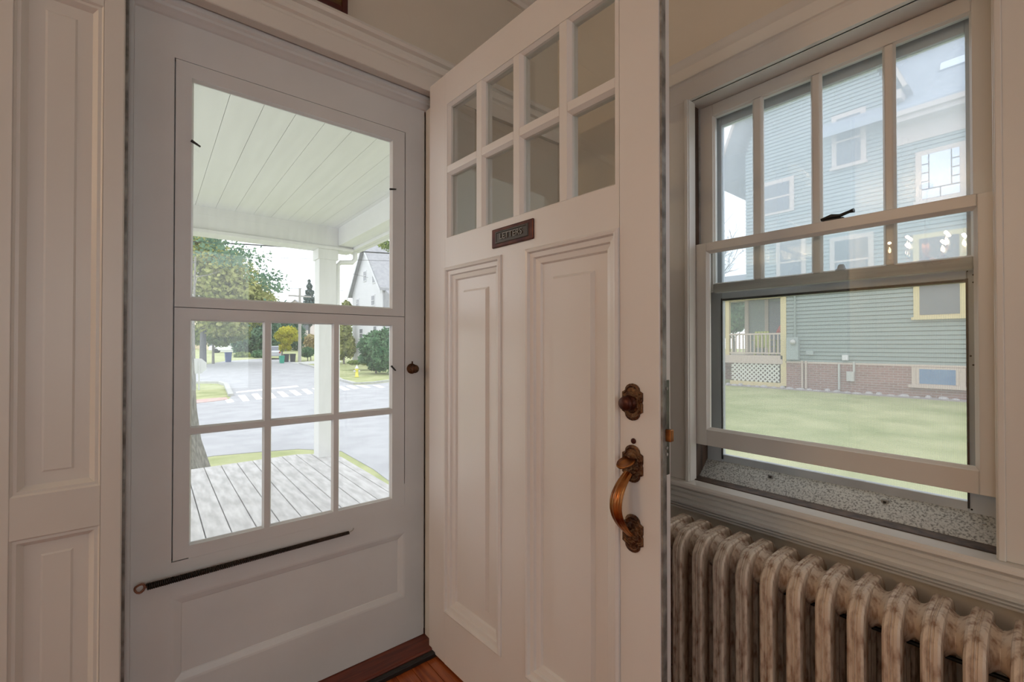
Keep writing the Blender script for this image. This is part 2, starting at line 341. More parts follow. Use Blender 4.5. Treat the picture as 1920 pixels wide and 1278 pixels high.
MB().rings(SDM, 0.084, 0.671, 1.234, 1.842, [(-0.001, 0.001), (0.005, 0.012), (0.005, 0.016)], cap=False).build('glazing_bead', STORMW, sd)
sb('pane', 0.084, 0.671, 1.234, 1.842, 0.0155, 0.0175, PANE_OLD, 0)
for xm in (0.274, 0.476): sb('muntin', xm - 0.008, xm + 0.008, 0.556, 1.176, 0.001, 0.026)
for x0, x1 in ((0.084, 0.266), (0.282, 0.468), (0.484, 0.671)):
    sb('muntin', x0, x1, 0.860, 0.876, 0.001, 0.026)
    for z0, z1 in ((0.556, 0.860), (0.876, 1.176)):
        MB().rings(SDM, x0, x1, z0, z1, [(-0.001, 0.002), (0.004, 0.012), (0.004, 0.016)], cap=False).build('glazing_bead', STORMW, sd)
        sb('pane', x0, x1, z0, z1, 0.0155, 0.0175, PANE_OLD, 0)
for (px, py, a) in ((367, 270, 0.5), (736, 355, -0.2), (737, 690, 0.8)):
    p = ony(px, py, 1.504); m = MB()
    m.hexa([(-0.012, -0.006, -0.003), (0.012, -0.006, -0.0015), (0.012, 0.0, -0.0015), (-0.012, 0.0, -0.003)], [(-0.012, -0.006, 0.003), (0.012, -0.006, 0.0015), (0.012, 0.0, 0.0015), (-0.012, 0.0, 0.003)])
    o = m.build('pane_clip', BLACK, sd); o.location = (p.x, p.y - 1.505, p.z - 0.026); o.rotation_euler = (0, a, 0)
# door knob of the storm door
kb = empty('knob', (0, 0, 0)); kb.parent = sd; p = ony(775, 691, 1.49); kb.location = (p.x, 0, p.z - 0.026); kb.scale = (1.12, 1.12, 1.12)
MB().lathe([(0.017, 0.0), (0.017, -0.003), (0.010, -0.005), (0.007, -0.010), (0.008, -0.016), (0.0125, -0.021), (0.0135, -0.027), (0.010, -0.032), (0.003, -0.034)], (0, 0, 0), 'y', 20).build('knob_body', BRASSD, kb)
bx('thumb_pin', BRASSD, kb, -0.0015, 0.0015, -0.008, -0.004, 0.015, 0.024)
# closer spring
a = ony(275, 1100, 1.488); b = ony(655, 998, 1.494); L = (b - a)
pts = []; turns = 120; N = turns * 8
for i in range(N + 1):
    t = i / N; r = 0.0078 * (1 - 0.45 * t); an = 2 * math.pi * turns * t
    pts.append(a + L * t + Vector((0, math.cos(an) * r, math.sin(an) * r)))
inv = Vector((0, 1.505, 0.026))
m = MB(); m.tube([p - inv for p in pts], 0.0020, 4); sp = m.build('closer_spring', SPRING, sd, label='long dark coil spring')
m = MB(); m.tube([a + L * (0.004 * i) - inv for i in range(0, 250, 8)], 0.0036, 6); m.build('spring_core', SPRING, sp)
e0 = ony(262, 1103, 1.490) - inv
m = MB(); m.tube([e0 + Vector((0.010 * math.cos(t * 0.42), 0.003 * math.sin(t), 0.010 * math.sin(t * 0.42))) for t in range(16)], 0.0028, 6)
m.tube([e0 + Vector((0.009, 0, 0.002)), e0 + Vector((0.016, 0, -0.002)), a - inv], 0.002, 6); m.build('spring_eye', RUST, sp)
m = MB(); m.tube([b - inv, b - inv + Vector((0.012, 0.002, 0.004)), b - inv + Vector((0.018, 0.011, 0.006))], 0.0016, 6); m.build('spring_hook', ZINC, sp)

# ------------------------------------------------------------------ front door (standing open, hinged on the right)
DA = math.radians(-87.0)
fd = empty('door_1', (0.784, 1.44, 0.0), DA, kind='structure', label='open white front door with eight small panes and two tall raised panels', cat='front door')
DZ0, DZ1, DW, DT = 0.010, 2.046, 0.911, 0.045
def db(name, u0, u1, z0, z1, y0=0.0, y1=DT, mtl=DOORW, bev=0.002, par=None, **k): return bx(name, mtl, par or fd, u0, u1, y0, y1, z0, z1, bevel=bev, **k)
db('stile', 0.0, 0.101, DZ0, DZ1); db('stile', 0.812, DW, DZ0, DZ1)
db('top_rail', 0.101, 0.812, 1.937, DZ1, bev=0); db('middle_rail', 0.101, 0.812, 1.372, 1.473, bev=0); db('bottom_rail', 0.101, 0.812, DZ0, 0.188, bev=0)
db('mullion', 0.402, 0.505, 0.188, 1.372, bev=0)
db('side_fillet', 0.101, 0.112, 1.473, 1.937, bev=0); db('side_fillet', 0.801, 0.812, 1.473, 1.937, bev=0)
def DM(u, v, w): return (u, w, v)
def DMB(u, v, w): return (u, DT - w, v)
PPROF = [(0.0, 0.001), (0.001, -0.005), (0.007, -0.009), (0.012, -0.007), (0.015, 0.001), (0.027, 0.003), (0.030, 0.010), (0.043, 0.014), (0.047, 0.0205), (0.084, 0.0205), (0.092, 0.0115)]
for u0, u1 in ((0.101, 0.402), (0.505, 0.812)):
    pn = MB().rings(DM, u0, u1, 0.188, 1.372, PPROF).build('panel', DOORW, fd)
    MB().rings(DMB, u0, u1, 0.188, 1.372, PPROF).build('inner_face', DOORW, pn)
cols = ((0.112, 0.278), (0.305, 0.452), (0.478, 0.629), (0.656, 0.801))
for a_, b_ in ((0.278, 0.305), (0.452, 0.478), (0.629, 0.656)): db('muntin', a_, b_, 1.473, 1.937, bev=0.002)
for c0, c1 in cols:
    db('muntin', c0, c1, 1.698, 1.722, bev=0.002)
    for z0, z1 in ((1.473, 1.698), (1.722, 1.937)):
        MB().rings(DM, c0, c1, z0, z1, [(0.0, 0.002), (0.003, 0.006), (0.007, 0.012), (0.007, 0.020), (0.004, 0.021), (0.0, 0.034)], cap=False).build('glazing_bead', DOORW, fd)
        db('pane', c0 + 0.001, c1 - 0.001, z0 + 0.001, z1 - 0.001, 0.020, 0.023, PANE, 0)
# zinc interlocking strip, mortise lock face, latch bolt on the free edge
db('edge_strip', DW, DW + 0.0040, 0.02, DZ1 - 0.005, 0.004, 0.021, ZINC, 0)
lf = db('lock_plate', DW, DW + 0.004, 0.828, 1.030, 0.010, 0.034, LOCKM, 0.001, label='grey green mortise lock plate')
db('latch_bolt', DW, DW + 0.016, 0.900, 0.926, 0.016, 0.030, BRASS, 0.002, par=lf)
for zz in (0.872, 0.886, 1.012): MB().lathe([(0.0035, 0), (0.0035, 0.002), (0.001, 0.0025)], (DW + 0.004, 0.021, zz), 'x', 10).build('screw', ZINC, lf)
for zz in (0.25, 1.80):
    hg = db('hinge', -0.006, 0.0, zz - 0.05, zz + 0.05, 0.010, 0.046, BRASSD, 0.001)
    MB().lathe([(0.006, -0.05), (0.006, 0.05)], (-0.006, 0.05, zz), 'z', 10).build('hinge_pin', BRASSD, hg)
# mail slot
ms = db('mail_slot', 0.362, 0.539, 1.395, 1.452, -0.006, 0.0, BRONZE, 0.004, label='dark red bronze mail slot reading LETTERS')
MB().rings(DM, 0.380, 0.521, 1.405, 1.442, [(0.0, -0.006), (0.002, -0.009), (0.005, -0.009), (0.006, -0.007)]).build('flap', PEWTER, ms)
tcu = bpy.data.curves.new('letters', 'FONT'); tcu.body = 'LETTERS'; tcu.size = 0.026; tcu.extrude = 0.0012; tcu.align_x = 'CENTER'; tcu.align_y = 'CENTER'
to = bpy.data.objects.new('letters_tmp', tcu); COL.objects.link(to)
bpy.context.view_layer.update()
me = bpy.data.meshes.new_from_object(to.evaluated_get(bpy.context.evaluated_depsgraph_get())); bpy.data.objects.remove(to)
me.materials.clear(); me.materials.append(LETM)
to = bpy.data.objects.new('lettering', me); COL.objects.link(to); to.parent = ms; to.location = (0.4505, -0.0085, 1.4235); to.rotation_euler = (math.pi / 2, 0, 0); to.scale = (1.0, 0.95, 1)
# ornate escutcheons
def plate_outline(w, h):
    o = []
    hw, hh = w / 2, h / 2
    for i in range(9):
        t = math.pi * i / 8; o.append((math.cos(t) * hw * 0.72, hh * 0.62 + math.sin(t) * hh * 0.38))
    o += [(-hw * 0.80, hh * 0.58), (-hw, hh * 0.52), (-hw, hh * 0.1), (-hw * 0.94, 0), (-hw, -hh * 0.1), (-hw, -hh * 0.52), (-hw * 0.80, -hh * 0.58)]
    for i in range(9):
        t = math.pi + math.pi * i / 8; o.append((math.cos(t) * hw * 0.72, -hh * 0.62 + math.sin(t) * hh * 0.38))
    o += [(hw * 0.80, -hh * 0.58), (hw, -hh * 0.52), (hw, -hh * 0.1), (hw * 0.94, 0), (hw, hh * 0.1), (hw, hh * 0.52), (hw * 0.80, hh * 0.58)]
    return o
def escutcheon(name, u, z, w, h, parent=fd, **k):
    o1 = plate_outline(w, h); m = MB(); n = len(o1); v = []; f = []
    for sc, d in ((1.0, 0.0), (1.0, -0.003), (0.86, -0.005), (0.80, -0.0035), (0.60, -0.0035), (0.52, -0.0055)):
        v += [(u + a * sc, d, z + b * sc) for a, b in o1]
    for q in range(5):
        for i in range(n): f.append((q * n + i, q * n + (i + 1) % n, (q + 1) * n + (i + 1) % n, (q + 1) * n + i))
    f.append(tuple(range(5 * n, 6 * n))); m.add(v, f)
    return m.build(name, BRASSD, parent, **k)
dl = escutcheon('deadlock_plate', 0.846, 0.979, 0.052, 0.082, label='ornate dark brass lock plate')
MB().lathe([(0.016, -0.003), (0.017, -0.008), (0.012, -0.011), (0.013, -0.016), (0.0165, -0.021), (0.015, -0.027), (0.008, -0.030), (0.001, -0.031)], (0.842, 0, 0.977), 'y', 20).build('turn_knob', BRONZE, dl)
MB().lathe([(0.0062, 0.0), (0.0062, -0.002), (0.004, -0.003), (0.001, -0.003)], (0.848, 0, 0.893), 'y', 14).build('keyhole', BRONZE, fd)
hs = escutcheon('handle_plate', 0.846, 0.843, 0.052, 0.083, label='ornate brass plate above the pull handle')
m = MB()                                                # thumb piece: curved tongue
rows = []
for i in range(7):
    t = i / 6; wv = 0.009 + 0.0095 * math.sin(math.pi * min(1, 0.1 + t * 0.85)); yy = -0.005 - 0.040 * t; zz = 0.858 - 0.004 * math.sin(math.pi * t * 0.8) - 0.010 * t * t
    rows.append([(0.844 + wv * c, yy, zz - 0.004 * (1 - c * c)) for c in (-1, -0.5, 0, 0.5, 1)] + [(0.844 + wv * c, yy, zz - 0.004 * (1 - c * c) - 0.003) for c in (1, 0.5, 0, -0.5, -1)])
v = [p for r in rows for p in r]; f = []
for i in range(6):
    for j in range(10): f.append((i * 10 + j, i * 10 + (j + 1) % 10, i * 10 + 10 + (j + 1) % 10, i * 10 + 10 + j))
f += [tuple(range(10)), tuple(reversed(range(60, 70)))]
m.add(v, f, True); m.build('thumb_piece', BRASS, hs)
escutcheon('handle_plate', 0.846, 0.690, 0.052, 0.083, label='ornate brass plate below the pull handle')
# fluted pull handle
path = []; sc = []
for i in range(19):
    t = i / 18; z = 0.826 - 0.136 * t; y = -0.004 - 0.056 * math.sin(math.pi * (0.06 + 0.90 * t) ** 0.92) ** 0.9
    path.append(Vector((0.846 - 0.004 * math.sin(math.pi * t), y, z))); sc.append(0.62 + 0.55 * math.sin(math.pi * min(1, 0.1 + t * 0.95)))
prof = []
for i in range(32):
    a_ = 2 * math.pi * i / 32; rr = 1 + 0.13 * math.cos(8 * a_); prof.append((0.0118 * math.cos(a_) * rr, 0.0068 * math.sin(a_) * rr))
m = MB(); m.sweep(path, prof, up=(0, 1, 0.001), smooth=True, scales=sc); m.build('pull_handle', BRASS, fd, label='fluted curved brass pull handle')

# ------------------------------------------------------------------ sash window in the right wall
wn = empty('window_1', (XR, 0.45, 0.60), kind='structure', label='old double-hung window with raised lower sash and outer storm frame', cat='window')
def wb_(name, x0, x1, y0, y1, z0, z1, mtl=TRIM, bev=0.0015, par=None, **k):
    return bx(name, mtl, par or wn, x0 - XR, x1 - XR, y0 - 0.45, y1 - 0.45, z0 - 0.60, z1 - 0.60, bevel=bev, **k)
def WM(xf):
    return lambda u, v, w: (xf + w - XR, u - 0.45, v - 0.60)
# casing
wb_('casing', 1.44, XR, 0.803, 0.925, 0.636, 1.955, TRIM, 0.003); wb_('casing', 1.44, XR, -0.035, 0.086, 0.636, 1.955, TRIM, 0.003)
wb_('casing_bead', 1.432, 1.44, 0.803, 0.815, 0.636, 1.955, TRIM, 0.002); wb_('casing_bead', 1.434, 1.44, 0.074, 0.086, 0.636, 1.955, TRIM, 0.002)
WH = [(1.46, 1.953), (1.44, 1.953), (1.44, 2.012), (1.436, 2.020), (1.432, 2.024), (1.442, 2.028), (1.442, 2.070), (1.436, 2.078), (1.430, 2.088), (1.426, 2.094), (1.46, 2.100)]
m = MB(); m.prism([(x_ - XR, -0.06 - 0.45, z_ - 0.60) for x_, z_ in WH], (0, 1.0, 0)); m.build('head_casing', TRIM, wn)
ST = [(1.56, 0.636), (1.415, 0.636), (1.409, 0.630), (1.408, 0.622), (1.413, 0.616), (1.56, 0.616)]
m = MB(); m.prism([(x_ - XR, -0.10 - 0.45, z_ - 0.60) for x_, z_ in ST], (0, 1.06, 0)); m.build('stool', TRIM, wn)
AP = [(1.46, 0.616), (1.424, 0.616), (1.419, 0.611), (1.420, 0.602), (1.432, 0.598), (1.427, 0.592), (1.428, 0.580), (1.440, 0.576), (1.438, 0.564), (1.430, 0.561), (1.431, 0.556), (1.443, 0.5545), (1.443, 0.552), (1.434, 0.550), (1.435, 0.546), (1.447, 0.5445), (1.447, 0.542), (1.439, 0.540), (1.440, 0.535), (1.46, 0.533)]
m = MB(); m.prism([(x_ - XR, -0.08 - 0.45, z_ - 0.60) for x_, z_ in AP], (0, 1.02, 0)); m.build('apron', TRIM, wn)
# jambs
wb_('jamb', XR, 1.60, 0.811, 0.830, 0.60, 1.97, OLDWOOD, 0); wb_('jamb', XR, 1.60, 0.070, 0.0845, 0.60, 1.97, GREYWOOD, 0)
wb_('head_jamb', 1.455, 1.60, 0.0845, 0.811, 1.953, 1.975, TRIM, 0)
wb_('stop', 1.44, 1.482, 0.801, 0.812, 0.636, 1.955, TRIM, 0.002); wb_('stop', 1.44, 1.482, 0.0835, 0.089, 0.636, 1.955, TRIM, 0.002)
wb_('parting_bead', 1.5225, 1.5265, 0.806, 0.812, 1.455, 1.955, GREYWOOD, 0)
# lower sash, raised
ls = empty('lower_sash', (0, 0, 0)); ls.parent = wn
wb_('stile', 1.486, 1.521, 0.766, 0.806, 0.759, 1.457, TRIM, 0.002, ls); wb_('stile', 1.486, 1.521, 0.0875, 0.1175, 0.759, 1.457, TRIM, 0.002, ls)
wb_('rail', 1.486, 1.521, 0.1175, 0.766, 1.428, 1.457, TRIM, 0.002, ls); wb_('rail', 1.486, 1.521, 0.1175, 0.766, 0.759, 0.814, TRIM, 0.002, ls)
MB().rings(WM(1.486), 0.1175, 0.766, 0.814, 1.428, [(-0.001, 0.002), (0.004, 0.008), (0.007, 0.012), (0.007, 0.018)], cap=False).build('glazing_bead', TRIM, ls)
wb_('pane', 1.503, 1.5055, 0.118, 0.766, 0.814, 1.428, PANE, 0, ls)
lk = wb_('sash_lock', 1.492, 1.512, 0.375, 0.425, 1.457, 1.462, BLACK, 0.001, ls)
m = MB(); m.sweep([Vector((1.50 - XR, 0.43 - 0.45, 1.465 - 0.6)), Vector((1.50 - XR, 0.405 - 0.45, 1.470 - 0.6)), Vector((1.50 - XR, 0.385 - 0.45, 1.468 - 0.6)), Vector((1.498 - XR, 0.362 - 0.45, 1.474 - 0.6)), Vector((1.497 - XR, 0.352 - 0.45, 1.475 - 0.6))], [(0.009 * math.cos(i * 0.785), 0.007 * math.sin(i * 0.785)) for i in range(8)], smooth=True, scales=[0.6, 1.0, 0.7, 0.6, 0.9]); m.build('lever', BLACK, lk)
# upper sash
us = empty('upper_sash', (0, 0, 0)); us.parent = wn
wb_('stile', 1.529, 1.563, 0.763, 0.8095, 1.293, 1.952, TRIM, 0.002, us); wb_('stile', 1.529, 1.563, 0.0865, 0.128, 1.293, 1.952, TRIM, 0.002, us)
wb_('rail', 1.529, 1.563, 0.128, 0.763, 1.911, 1.952, TRIM, 0.002, us); wb_('meeting_rail', 1.529, 1.563, 0.128, 0.763, 1.288, 1.318, GREYWOOD, 0.002, us)
ys = (0.128, 0.273, 0.293, 0.441, 0.462, 0.604, 0.629, 0.763)
for i in (1, 3, 5): wb_('muntin', 1.531, 1.561, ys[i], ys[i + 1], 1.318, 1.911, TRIM, 0.004, us)
for i in (0, 2, 4, 6):
    MB().rings(WM(1.529), ys[i], ys[i + 1], 1.318, 1.911, [(-0.001, 0.003), (0.004, 0.010), (0.004, 0.016)], cap=False).build('glazing_bead', TRIM, us)
    wb_('pane', 1.546, 1.5485, ys[i], ys[i + 1], 1.318, 1.911, PANE_OLD, 0, us)
m = MB(); m.lathe([(0.016, 0.0), (0.015, 0.004), (0.010, 0.008), (0.009, 0.014), (0.006, 0.019), (0.001, 0.020)], (1.545 - XR, 0.394 - 0.45, 1.318 - 0.6), 'z', 14)
m.box(1.538 - XR, 1.552 - XR, 0.362 - 0.45, 0.426 - 0.45, 1.318 - 0.6, 1.321 - 0.6); m.build('lock_keeper', ALU, us)
# outer storm frame
sf = empty('storm_frame', (0, 0, 0)); sf.parent = wn
wb_('side', 1.578, 1.602, 0.755, 0.811, 0.60, 1.955, ALU, 0.002, sf); wb_('side', 1.578, 1.602, 0.0845, 0.143, 0.60, 1.955, ALU, 0.002, sf)
wb_('top', 1.578, 1.602, 0.143, 0.755, 1.888, 1.955, ALU, 0.002, sf); wb_('crossbar', 1.576, 1.602, 0.143, 0.755, 1.268, 1.298, ALU, 0.002, sf)
wb_('screen_strip', 1.574, 1.60, 0.146, 0.752, 1.262, 1.268, BLACK, 0, sf)  # black strip along the underside of the crossbar
wb_('screen_rail', 1.580, 1.600, 0.143, 0.755, 0.690, 0.716, ALU, 0.002, sf)
wb_('side_strip', 1.574, 1.579, 0.753, 0.757, 0.70, 1.27, BLACK, 0, sf); wb_('side_strip', 1.574, 1.579, 0.141, 0.145, 0.70, 1.27, BLACK, 0, sf)  # black strips down both sides of the screen opening
m = MB(); m.hexa([(1.520 - XR, 0.0845 - 0.45, 0.6365 - 0.6), (1.520 - XR, 0.811 - 0.45, 0.6365 - 0.6), (1.59 - XR, 0.811 - 0.45, 0.6 - 0.6), (1.59 - XR, 0.0845 - 0.45, 0.6 - 0.6)], [(1.521 - XR, 0.0845 - 0.45, 0.640 - 0.6), (1.521 - XR, 0.811 - 0.45, 0.640 - 0.6), (1.580 - XR, 0.811 - 0.45, 0.692 - 0.6), (1.580 - XR, 0.0845 - 0.45, 0.692 - 0.6)]); m.build('sill_plate', GALV, sf, label='mottled galvanised sill plate')
wb_('sill_edge', 1.470, 1.522, 0.0845, 0.811, 0.634, 0.639, OLDWOOD, 0.001, sf)
wb_('pane', 1.588, 1.590, 0.143, 0.755, 1.298, 1.888, PANE_DIRT, 0, sf)
wb_('insect_screen', 1.5895, 1.590, 0.143, 0.755, 0.716, 1.266, SCREEN, 0, sf, label='grey insect screen')
for px, py in ((1365, 892), (1446, 893), (1660, 940)):
    p = onx(px, py, 1.565); q = wb_('clip', 1.558, 1.570, p.y - 0.008, p.y + 0.008, p.z - 0.006, p.z + 0.006, ZINC, 0.001, sf)
    wb_('clip_hole', 1.556, 1.559, p.y - 0.003, p.y + 0.003, p.z - 0.0025, p.z + 0.0025, BLACK, 0, sf)
p = onx(1795, 992, 1.56); q = wb_('lever_latch', 1.548, 1.560, p.y - 0.014, p.y + 0.014, p.z - 0.008, p.z + 0.008, ZINC, 0.001, sf)
m = MB(); p2 = onx(1850, 985, 1.56); m.tube([Vector((p.x - XR, p.y - 0.45, p.z + 0.006 - 0.6)), Vector((p.x - XR, p2.y + 0.012 - 0.45, p2.z - 0.002 - 0.6)), Vector((p.x - XR, p2.y - 0.45, p2.z + 0.004 - 0.6))], 0.003, 6); m.build('lever_rod', ZINC, sf)
for px, py in ((1794, 510), (1813, 508), (1825, 515), (1825, 529), (1820, 667), (1825, 684), (1822, 955), (1822, 963), (1812, 968), (1792, 964)):
    p = onx(px, py, 1.577); MB().lathe([(0.0022, 0.0), (0.0022, -0.001)], (1.578 - XR, p.y - 0.45, p.z - 0.6), 'x', 8).build('screw', BLACK, sf)

# ------------------------------------------------------------------ radiator
RADM = bpy.data.materials.new('worn_bronze_radiator_paint'); RADM.use_nodes = True; t = RADM.node_tree; b = t.nodes['Principled BSDF']
b.inputs['Metallic'].default_value = 0.1; b.inputs['Roughness'].default_value = 0.5
tcn = t.nodes.new('ShaderNodeTexCoord'); mp = t.nodes.new('ShaderNodeMapping'); mp.inputs['Scale'].default_value = (1, 1, 0.35); t.links.new(tcn.outputs['Object'], mp.inputs['Vector'])
n1 = t.nodes.new('ShaderNodeTexNoise'); n1.inputs['Scale'].default_value = 70; n1.inputs['Detail'].default_value = 5; t.links.new(mp.outputs['Vector'], n1.inputs['Vector'])
r1 = t.nodes.new('ShaderNodeValToRGB'); e = r1.color_ramp.elements; e[0].position = 0.27; e[0].color = (0.22, 0.10, 0.045, 1); e[1].position = 0.54; e[1].color = (0.64, 0.53, 0.42, 1)
t.links.new(n1.outputs['Fac'], r1.inputs['Fac'])
t.links.new(r1.outputs['Color'], b.inputs['Base Color'])
bp = t.nodes.new('ShaderNodeBump'); bp.inputs['Strength'].default_value = 0.25; bp.inputs['Distance'].default_value = 0.003; t.links.new(n1.outputs['Fac'], bp.inputs['Height']); t.links.new(bp.outputs['Normal'], b.inputs['Normal'])
HUBM = mat('rust_stained_hub', (0.20, 0.07, 0.02), 0.5, metal=0.2, col2=(0.38, 0.25, 0.15), nscale=30)
RODM = mat('black_tie_rod', (0.010, 0.008, 0.008), 0.45, metal=0.4)
rad = empty('radiator', (1.20, 0.35, 0.0), label='old cast-iron column radiator with worn bronze paint under the window', cat='radiator')
def rad_section():
    m = MB()
    half = [(0.0245, 0.0), (0.0220, 0.0018), (0.0220, 0.0036), (0.0240, 0.0050), (0.0240, 0.0110), (0.0205, 0.0150), (0.0120, 0.0165), (-0.010, 0.0165), (-0.020, 0.0130), (-0.024, 0.006)]
    prof = [(a_, b_) for a_, b_ in half] + [(a_, -b_) for a_, b_ in reversed(half[1:])]
    path = [(0.025, 0.045), (0.025, 0.20), (0.025, 0.36), (0.025, 0.495), (0.026, 0.502), (0.042, 0.522), (0.050, 0.527), (0.080, 0.529), (0.130, 0.529), (0.160, 0.527), (0.168, 0.522), (0.184, 0.502), (0.185, 0.495), (0.185, 0.36), (0.185, 0.20), (0.185, 0.045)]
    # outward side frame: sweep in x-z plane, profile 'a' outwards, 'b' along y
    P = [Vector((s_, 0, z_)) for s_, z_ in path]; rings = []
    for i, p in enumerate(P):
        tt = (P[min(i + 1, len(P) - 1)] - P[max(i - 1, 0)]).normalized(); out = Vector((-tt.z, 0, tt.x))
        rings.append([p + out * a_ + Vector((0, b_, 0)) for a_, b_ in prof])
    n = len(prof); v = [q for r in rings for q in r]; f = []
    for i in range(len(P) - 1):
        for j in range(n): f.append((i * n + j, i * n + (j + 1) % n, (i + 1) * n + (j + 1) % n, (i + 1) * n + j))
    f += [tuple(range(n)), tuple(reversed(range((len(P) - 1) * n, len(P) * n)))]
    m.add(v, f, True)
    for s_ in (0.082, 0.128):
        m.sweep([Vector((s_, 0, 0.045)), Vector((s_, 0, 0.515))], [(0.014 * math.cos(i * math.pi / 5), 0.012 * math.sin(i * math.pi / 5)) for i in range(10)], smooth=True)
    m.box(0.02, 0.19, -0.016, 0.016, 0.05, 0.11)
    return m
SECS = [0.773 - 0.0608 * k for k in range(16)]
sec0 = rad_section().build('section', RADM, rad); sec0.location = (0, SECS[0] - 0.35, 0)
md = sec0.modifiers.new('edge_split', 'EDGE_SPLIT'); md.split_angle = math.radians(28)
hubp = MB().lathe([(0.046, -0.017), (0.041, -0.012), (0.0365, -0.006), (0.035, -0.0012), (0.0335, 0.0), (0.035, 0.0012), (0.0365, 0.006), (0.041, 0.012), (0.046, 0.017)], (0, 0, 0), 'y', 20)
hubp.v = [(x_ * 1.45, y_ * 0.95, z_) for x_, y_, z_ in hubp.v]
sec_objs = [sec0]
for k in range(1, 16): sec_objs.append(dup(sec0, rad, (0, SECS[k] - 0.35, 0)))
hub0 = hubp.build('hub', RADM, rad)
# bake hub height into the mesh so the worn paint matches the sections
for v_ in hub0.data.vertices: v_.co.z += 0.503; v_.co.x += 0.105
hub0.location = (0, (SECS[0] + SECS[1]) / 2 - 0.35, 0)
for k in range(1, 15): dup(hub0, rad, (0, (SECS[k] + SECS[k + 1]) / 2 - 0.35, 0))
hb = MB().lathe([(0.030, -0.016), (0.026, 0.0), (0.030, 0.016)], (0.105, 0, 0.08), 'y', 14).build('lower_hub', HUBM, rad); hb.location = (0, (SECS[0] + SECS[1]) / 2 - 0.35, 0)
for k in range(1, 15): dup(hb, rad, (0, (SECS[k] + SECS[k + 1]) / 2 - 0.35, 0))
for z_, s_ in ((0.452, 0.100), (0.462, 0.130)):
    m = MB(); m.tube([Vector((s_, SECS[0] - 0.35, z_)), Vector((s_, SECS[-1] - 0.35, z_))], 0.005, 8); m.build('tie_rod', RODM, rad)
for y_ in (SECS[0], SECS[-1]):
    for s_ in (0.03, 0.18):
        MB().lathe([(0.020, 0.0), (0.017, 0.012), (0.013, 0.03), (0.016, 0.05)], (s_, y_ - 0.35, 0.0), 'z', 12).build('foot', RADM, rad)

# ------------------------------------------------------------------ small picture above the door
pf = empty('picture_frame', (0.37, 1.44, 2.172), label='small dark red and gold framed picture above the doorway', cat='picture')
REDW = mat('dark_red_lacquer', (0.06, 0.008, 0.006), 0.3); GOLD = mat('gold_leaf', (0.42, 0.26, 0.04), 0.4, metal=0.5, col2=(0.10, 0.05, 0.02), nscale=25)
for b_ in ((-0.118, -0.100, 0.0, 0.22), (0.100, 0.118, 0.0, 0.22), (-0.100, 0.100, 0.0, 0.018), (-0.100, 0.100, 0.202, 0.22)):
    bx('frame_bar', REDW, pf, b_[0], b_[1], 0.0, 0.018, b_[2], b_[3], bevel=0.002)
bx('print', GOLD, pf, -0.100, 0.100, 0.008, 0.012, 0.018, 0.202)

# ------------------------------------------------------------------ lamps of the hall (behind the camera; the chandelier shows as a reflection in the window glass)
BULB = mat('lit_bulb', (1, 0.8, 0.55), 0.3, emis=(1.0, 0.72, 0.42), estr=22.0)
def lamp_light(name, loc, watts, col, r, parent=None):
    l = bpy.data.lights.new(name, 'POINT'); l.energy = watts; l.color = col; l.shadow_soft_size = r
    o = bpy.data.objects.new(name, l); COL.objects.link(o); o.location = loc
    if parent: o.parent = parent
    return o
ch = empty('chandelier', (-2.75, 0.80, 1.93), label='small brass chandelier with candle bulbs hanging in the hall', cat='chandelier')
MB().lathe([(0.004, 0.73), (0.05, 0.72), (0.05, 0.70), (0.006, 0.69), (0.006, 0.20), (0.02, 0.18), (0.03, 0.10), (0.015, 0.02), (0.03, -0.03), (0.01, -0.07), (0.002, -0.08)], (0, 0, 0), 'z', 16).build('stem', BRASS, ch)
for i in range(6):
    a_ = math.pi * 2 * i / 6 + 0.35; c_, s_ = math.cos(a_), math.sin(a_)
    m = MB(); m.tube([Vector((c_ * r_, s_ * r_, z_)) for r_, z_ in ((0.02, 0.02), (0.12, -0.05), (0.22, -0.04), (0.26, 0.02))], 0.006, 8); arm = m.build('arm', BRASS, ch)
    MB().lathe([(0.028, 0.0), (0.03, 0.006), (0.011, 0.01), (0.011, 0.07)], (c_ * 0.26, s_ * 0.26, 0.02), 'z', 12).build('candle_cup', BRASSD, arm)
    MB().lathe([(0.006, 0.0), (0.011, 0.012), (0.012, 0.026), (0.006, 0.05), (0.001, 0.062)], (c_ * 0.26, s_ * 0.26, 0.09), 'z', 12).build('bulb', BULB, arm)
    lamp_light('candle_%s_offscreen' % 'abcdef'[i], (c_ * 0.26, s_ * 0.26, 0.19), 7.0, (1.0, 0.70, 0.42), 0.012, ch)

# ================================================================== OUTSIDE
random.seed(7)
GRASS = mat('short_grass', (0.24, 0.28, 0.10), 0.9, col2=(0.47, 0.47, 0.25), nscale=1.1, detail=10, bump=0.6, bscale=14, lo=0.3, hi=0.72)
ASPH = mat('pale_worn_asphalt', (0.35, 0.35, 0.365), 0.85, col2=(0.42, 0.42, 0.435), nscale=1.5, detail=8)
ROADP = mat('white_road_paint', (0.86, 0.86, 0.86), 0.7)
KERBM = mat('granite_kerb', (0.50, 0.50, 0.48), 0.8, col2=(0.40, 0.40, 0.39), nscale=5)
BRICKP = mat('red_brick_paving', (0.50, 0.30, 0.27), 0.85, col2=(0.56, 0.45, 0.42), nscale=6)
DECKM = mat('weathered_pale_deck_board', (0.48, 0.46, 0.46), 0.75, col2=(0.68, 0.66, 0.66), nscale=7, stretch=(3, 0.6, 1), bump=0.2, bscale=30)
PORCHW = mat('porch_white_paint', (0.78, 0.78, 0.78), 0.6, col2=(0.73, 0.73, 0.73), nscale=3, stretch=(6, 0.5, 1))
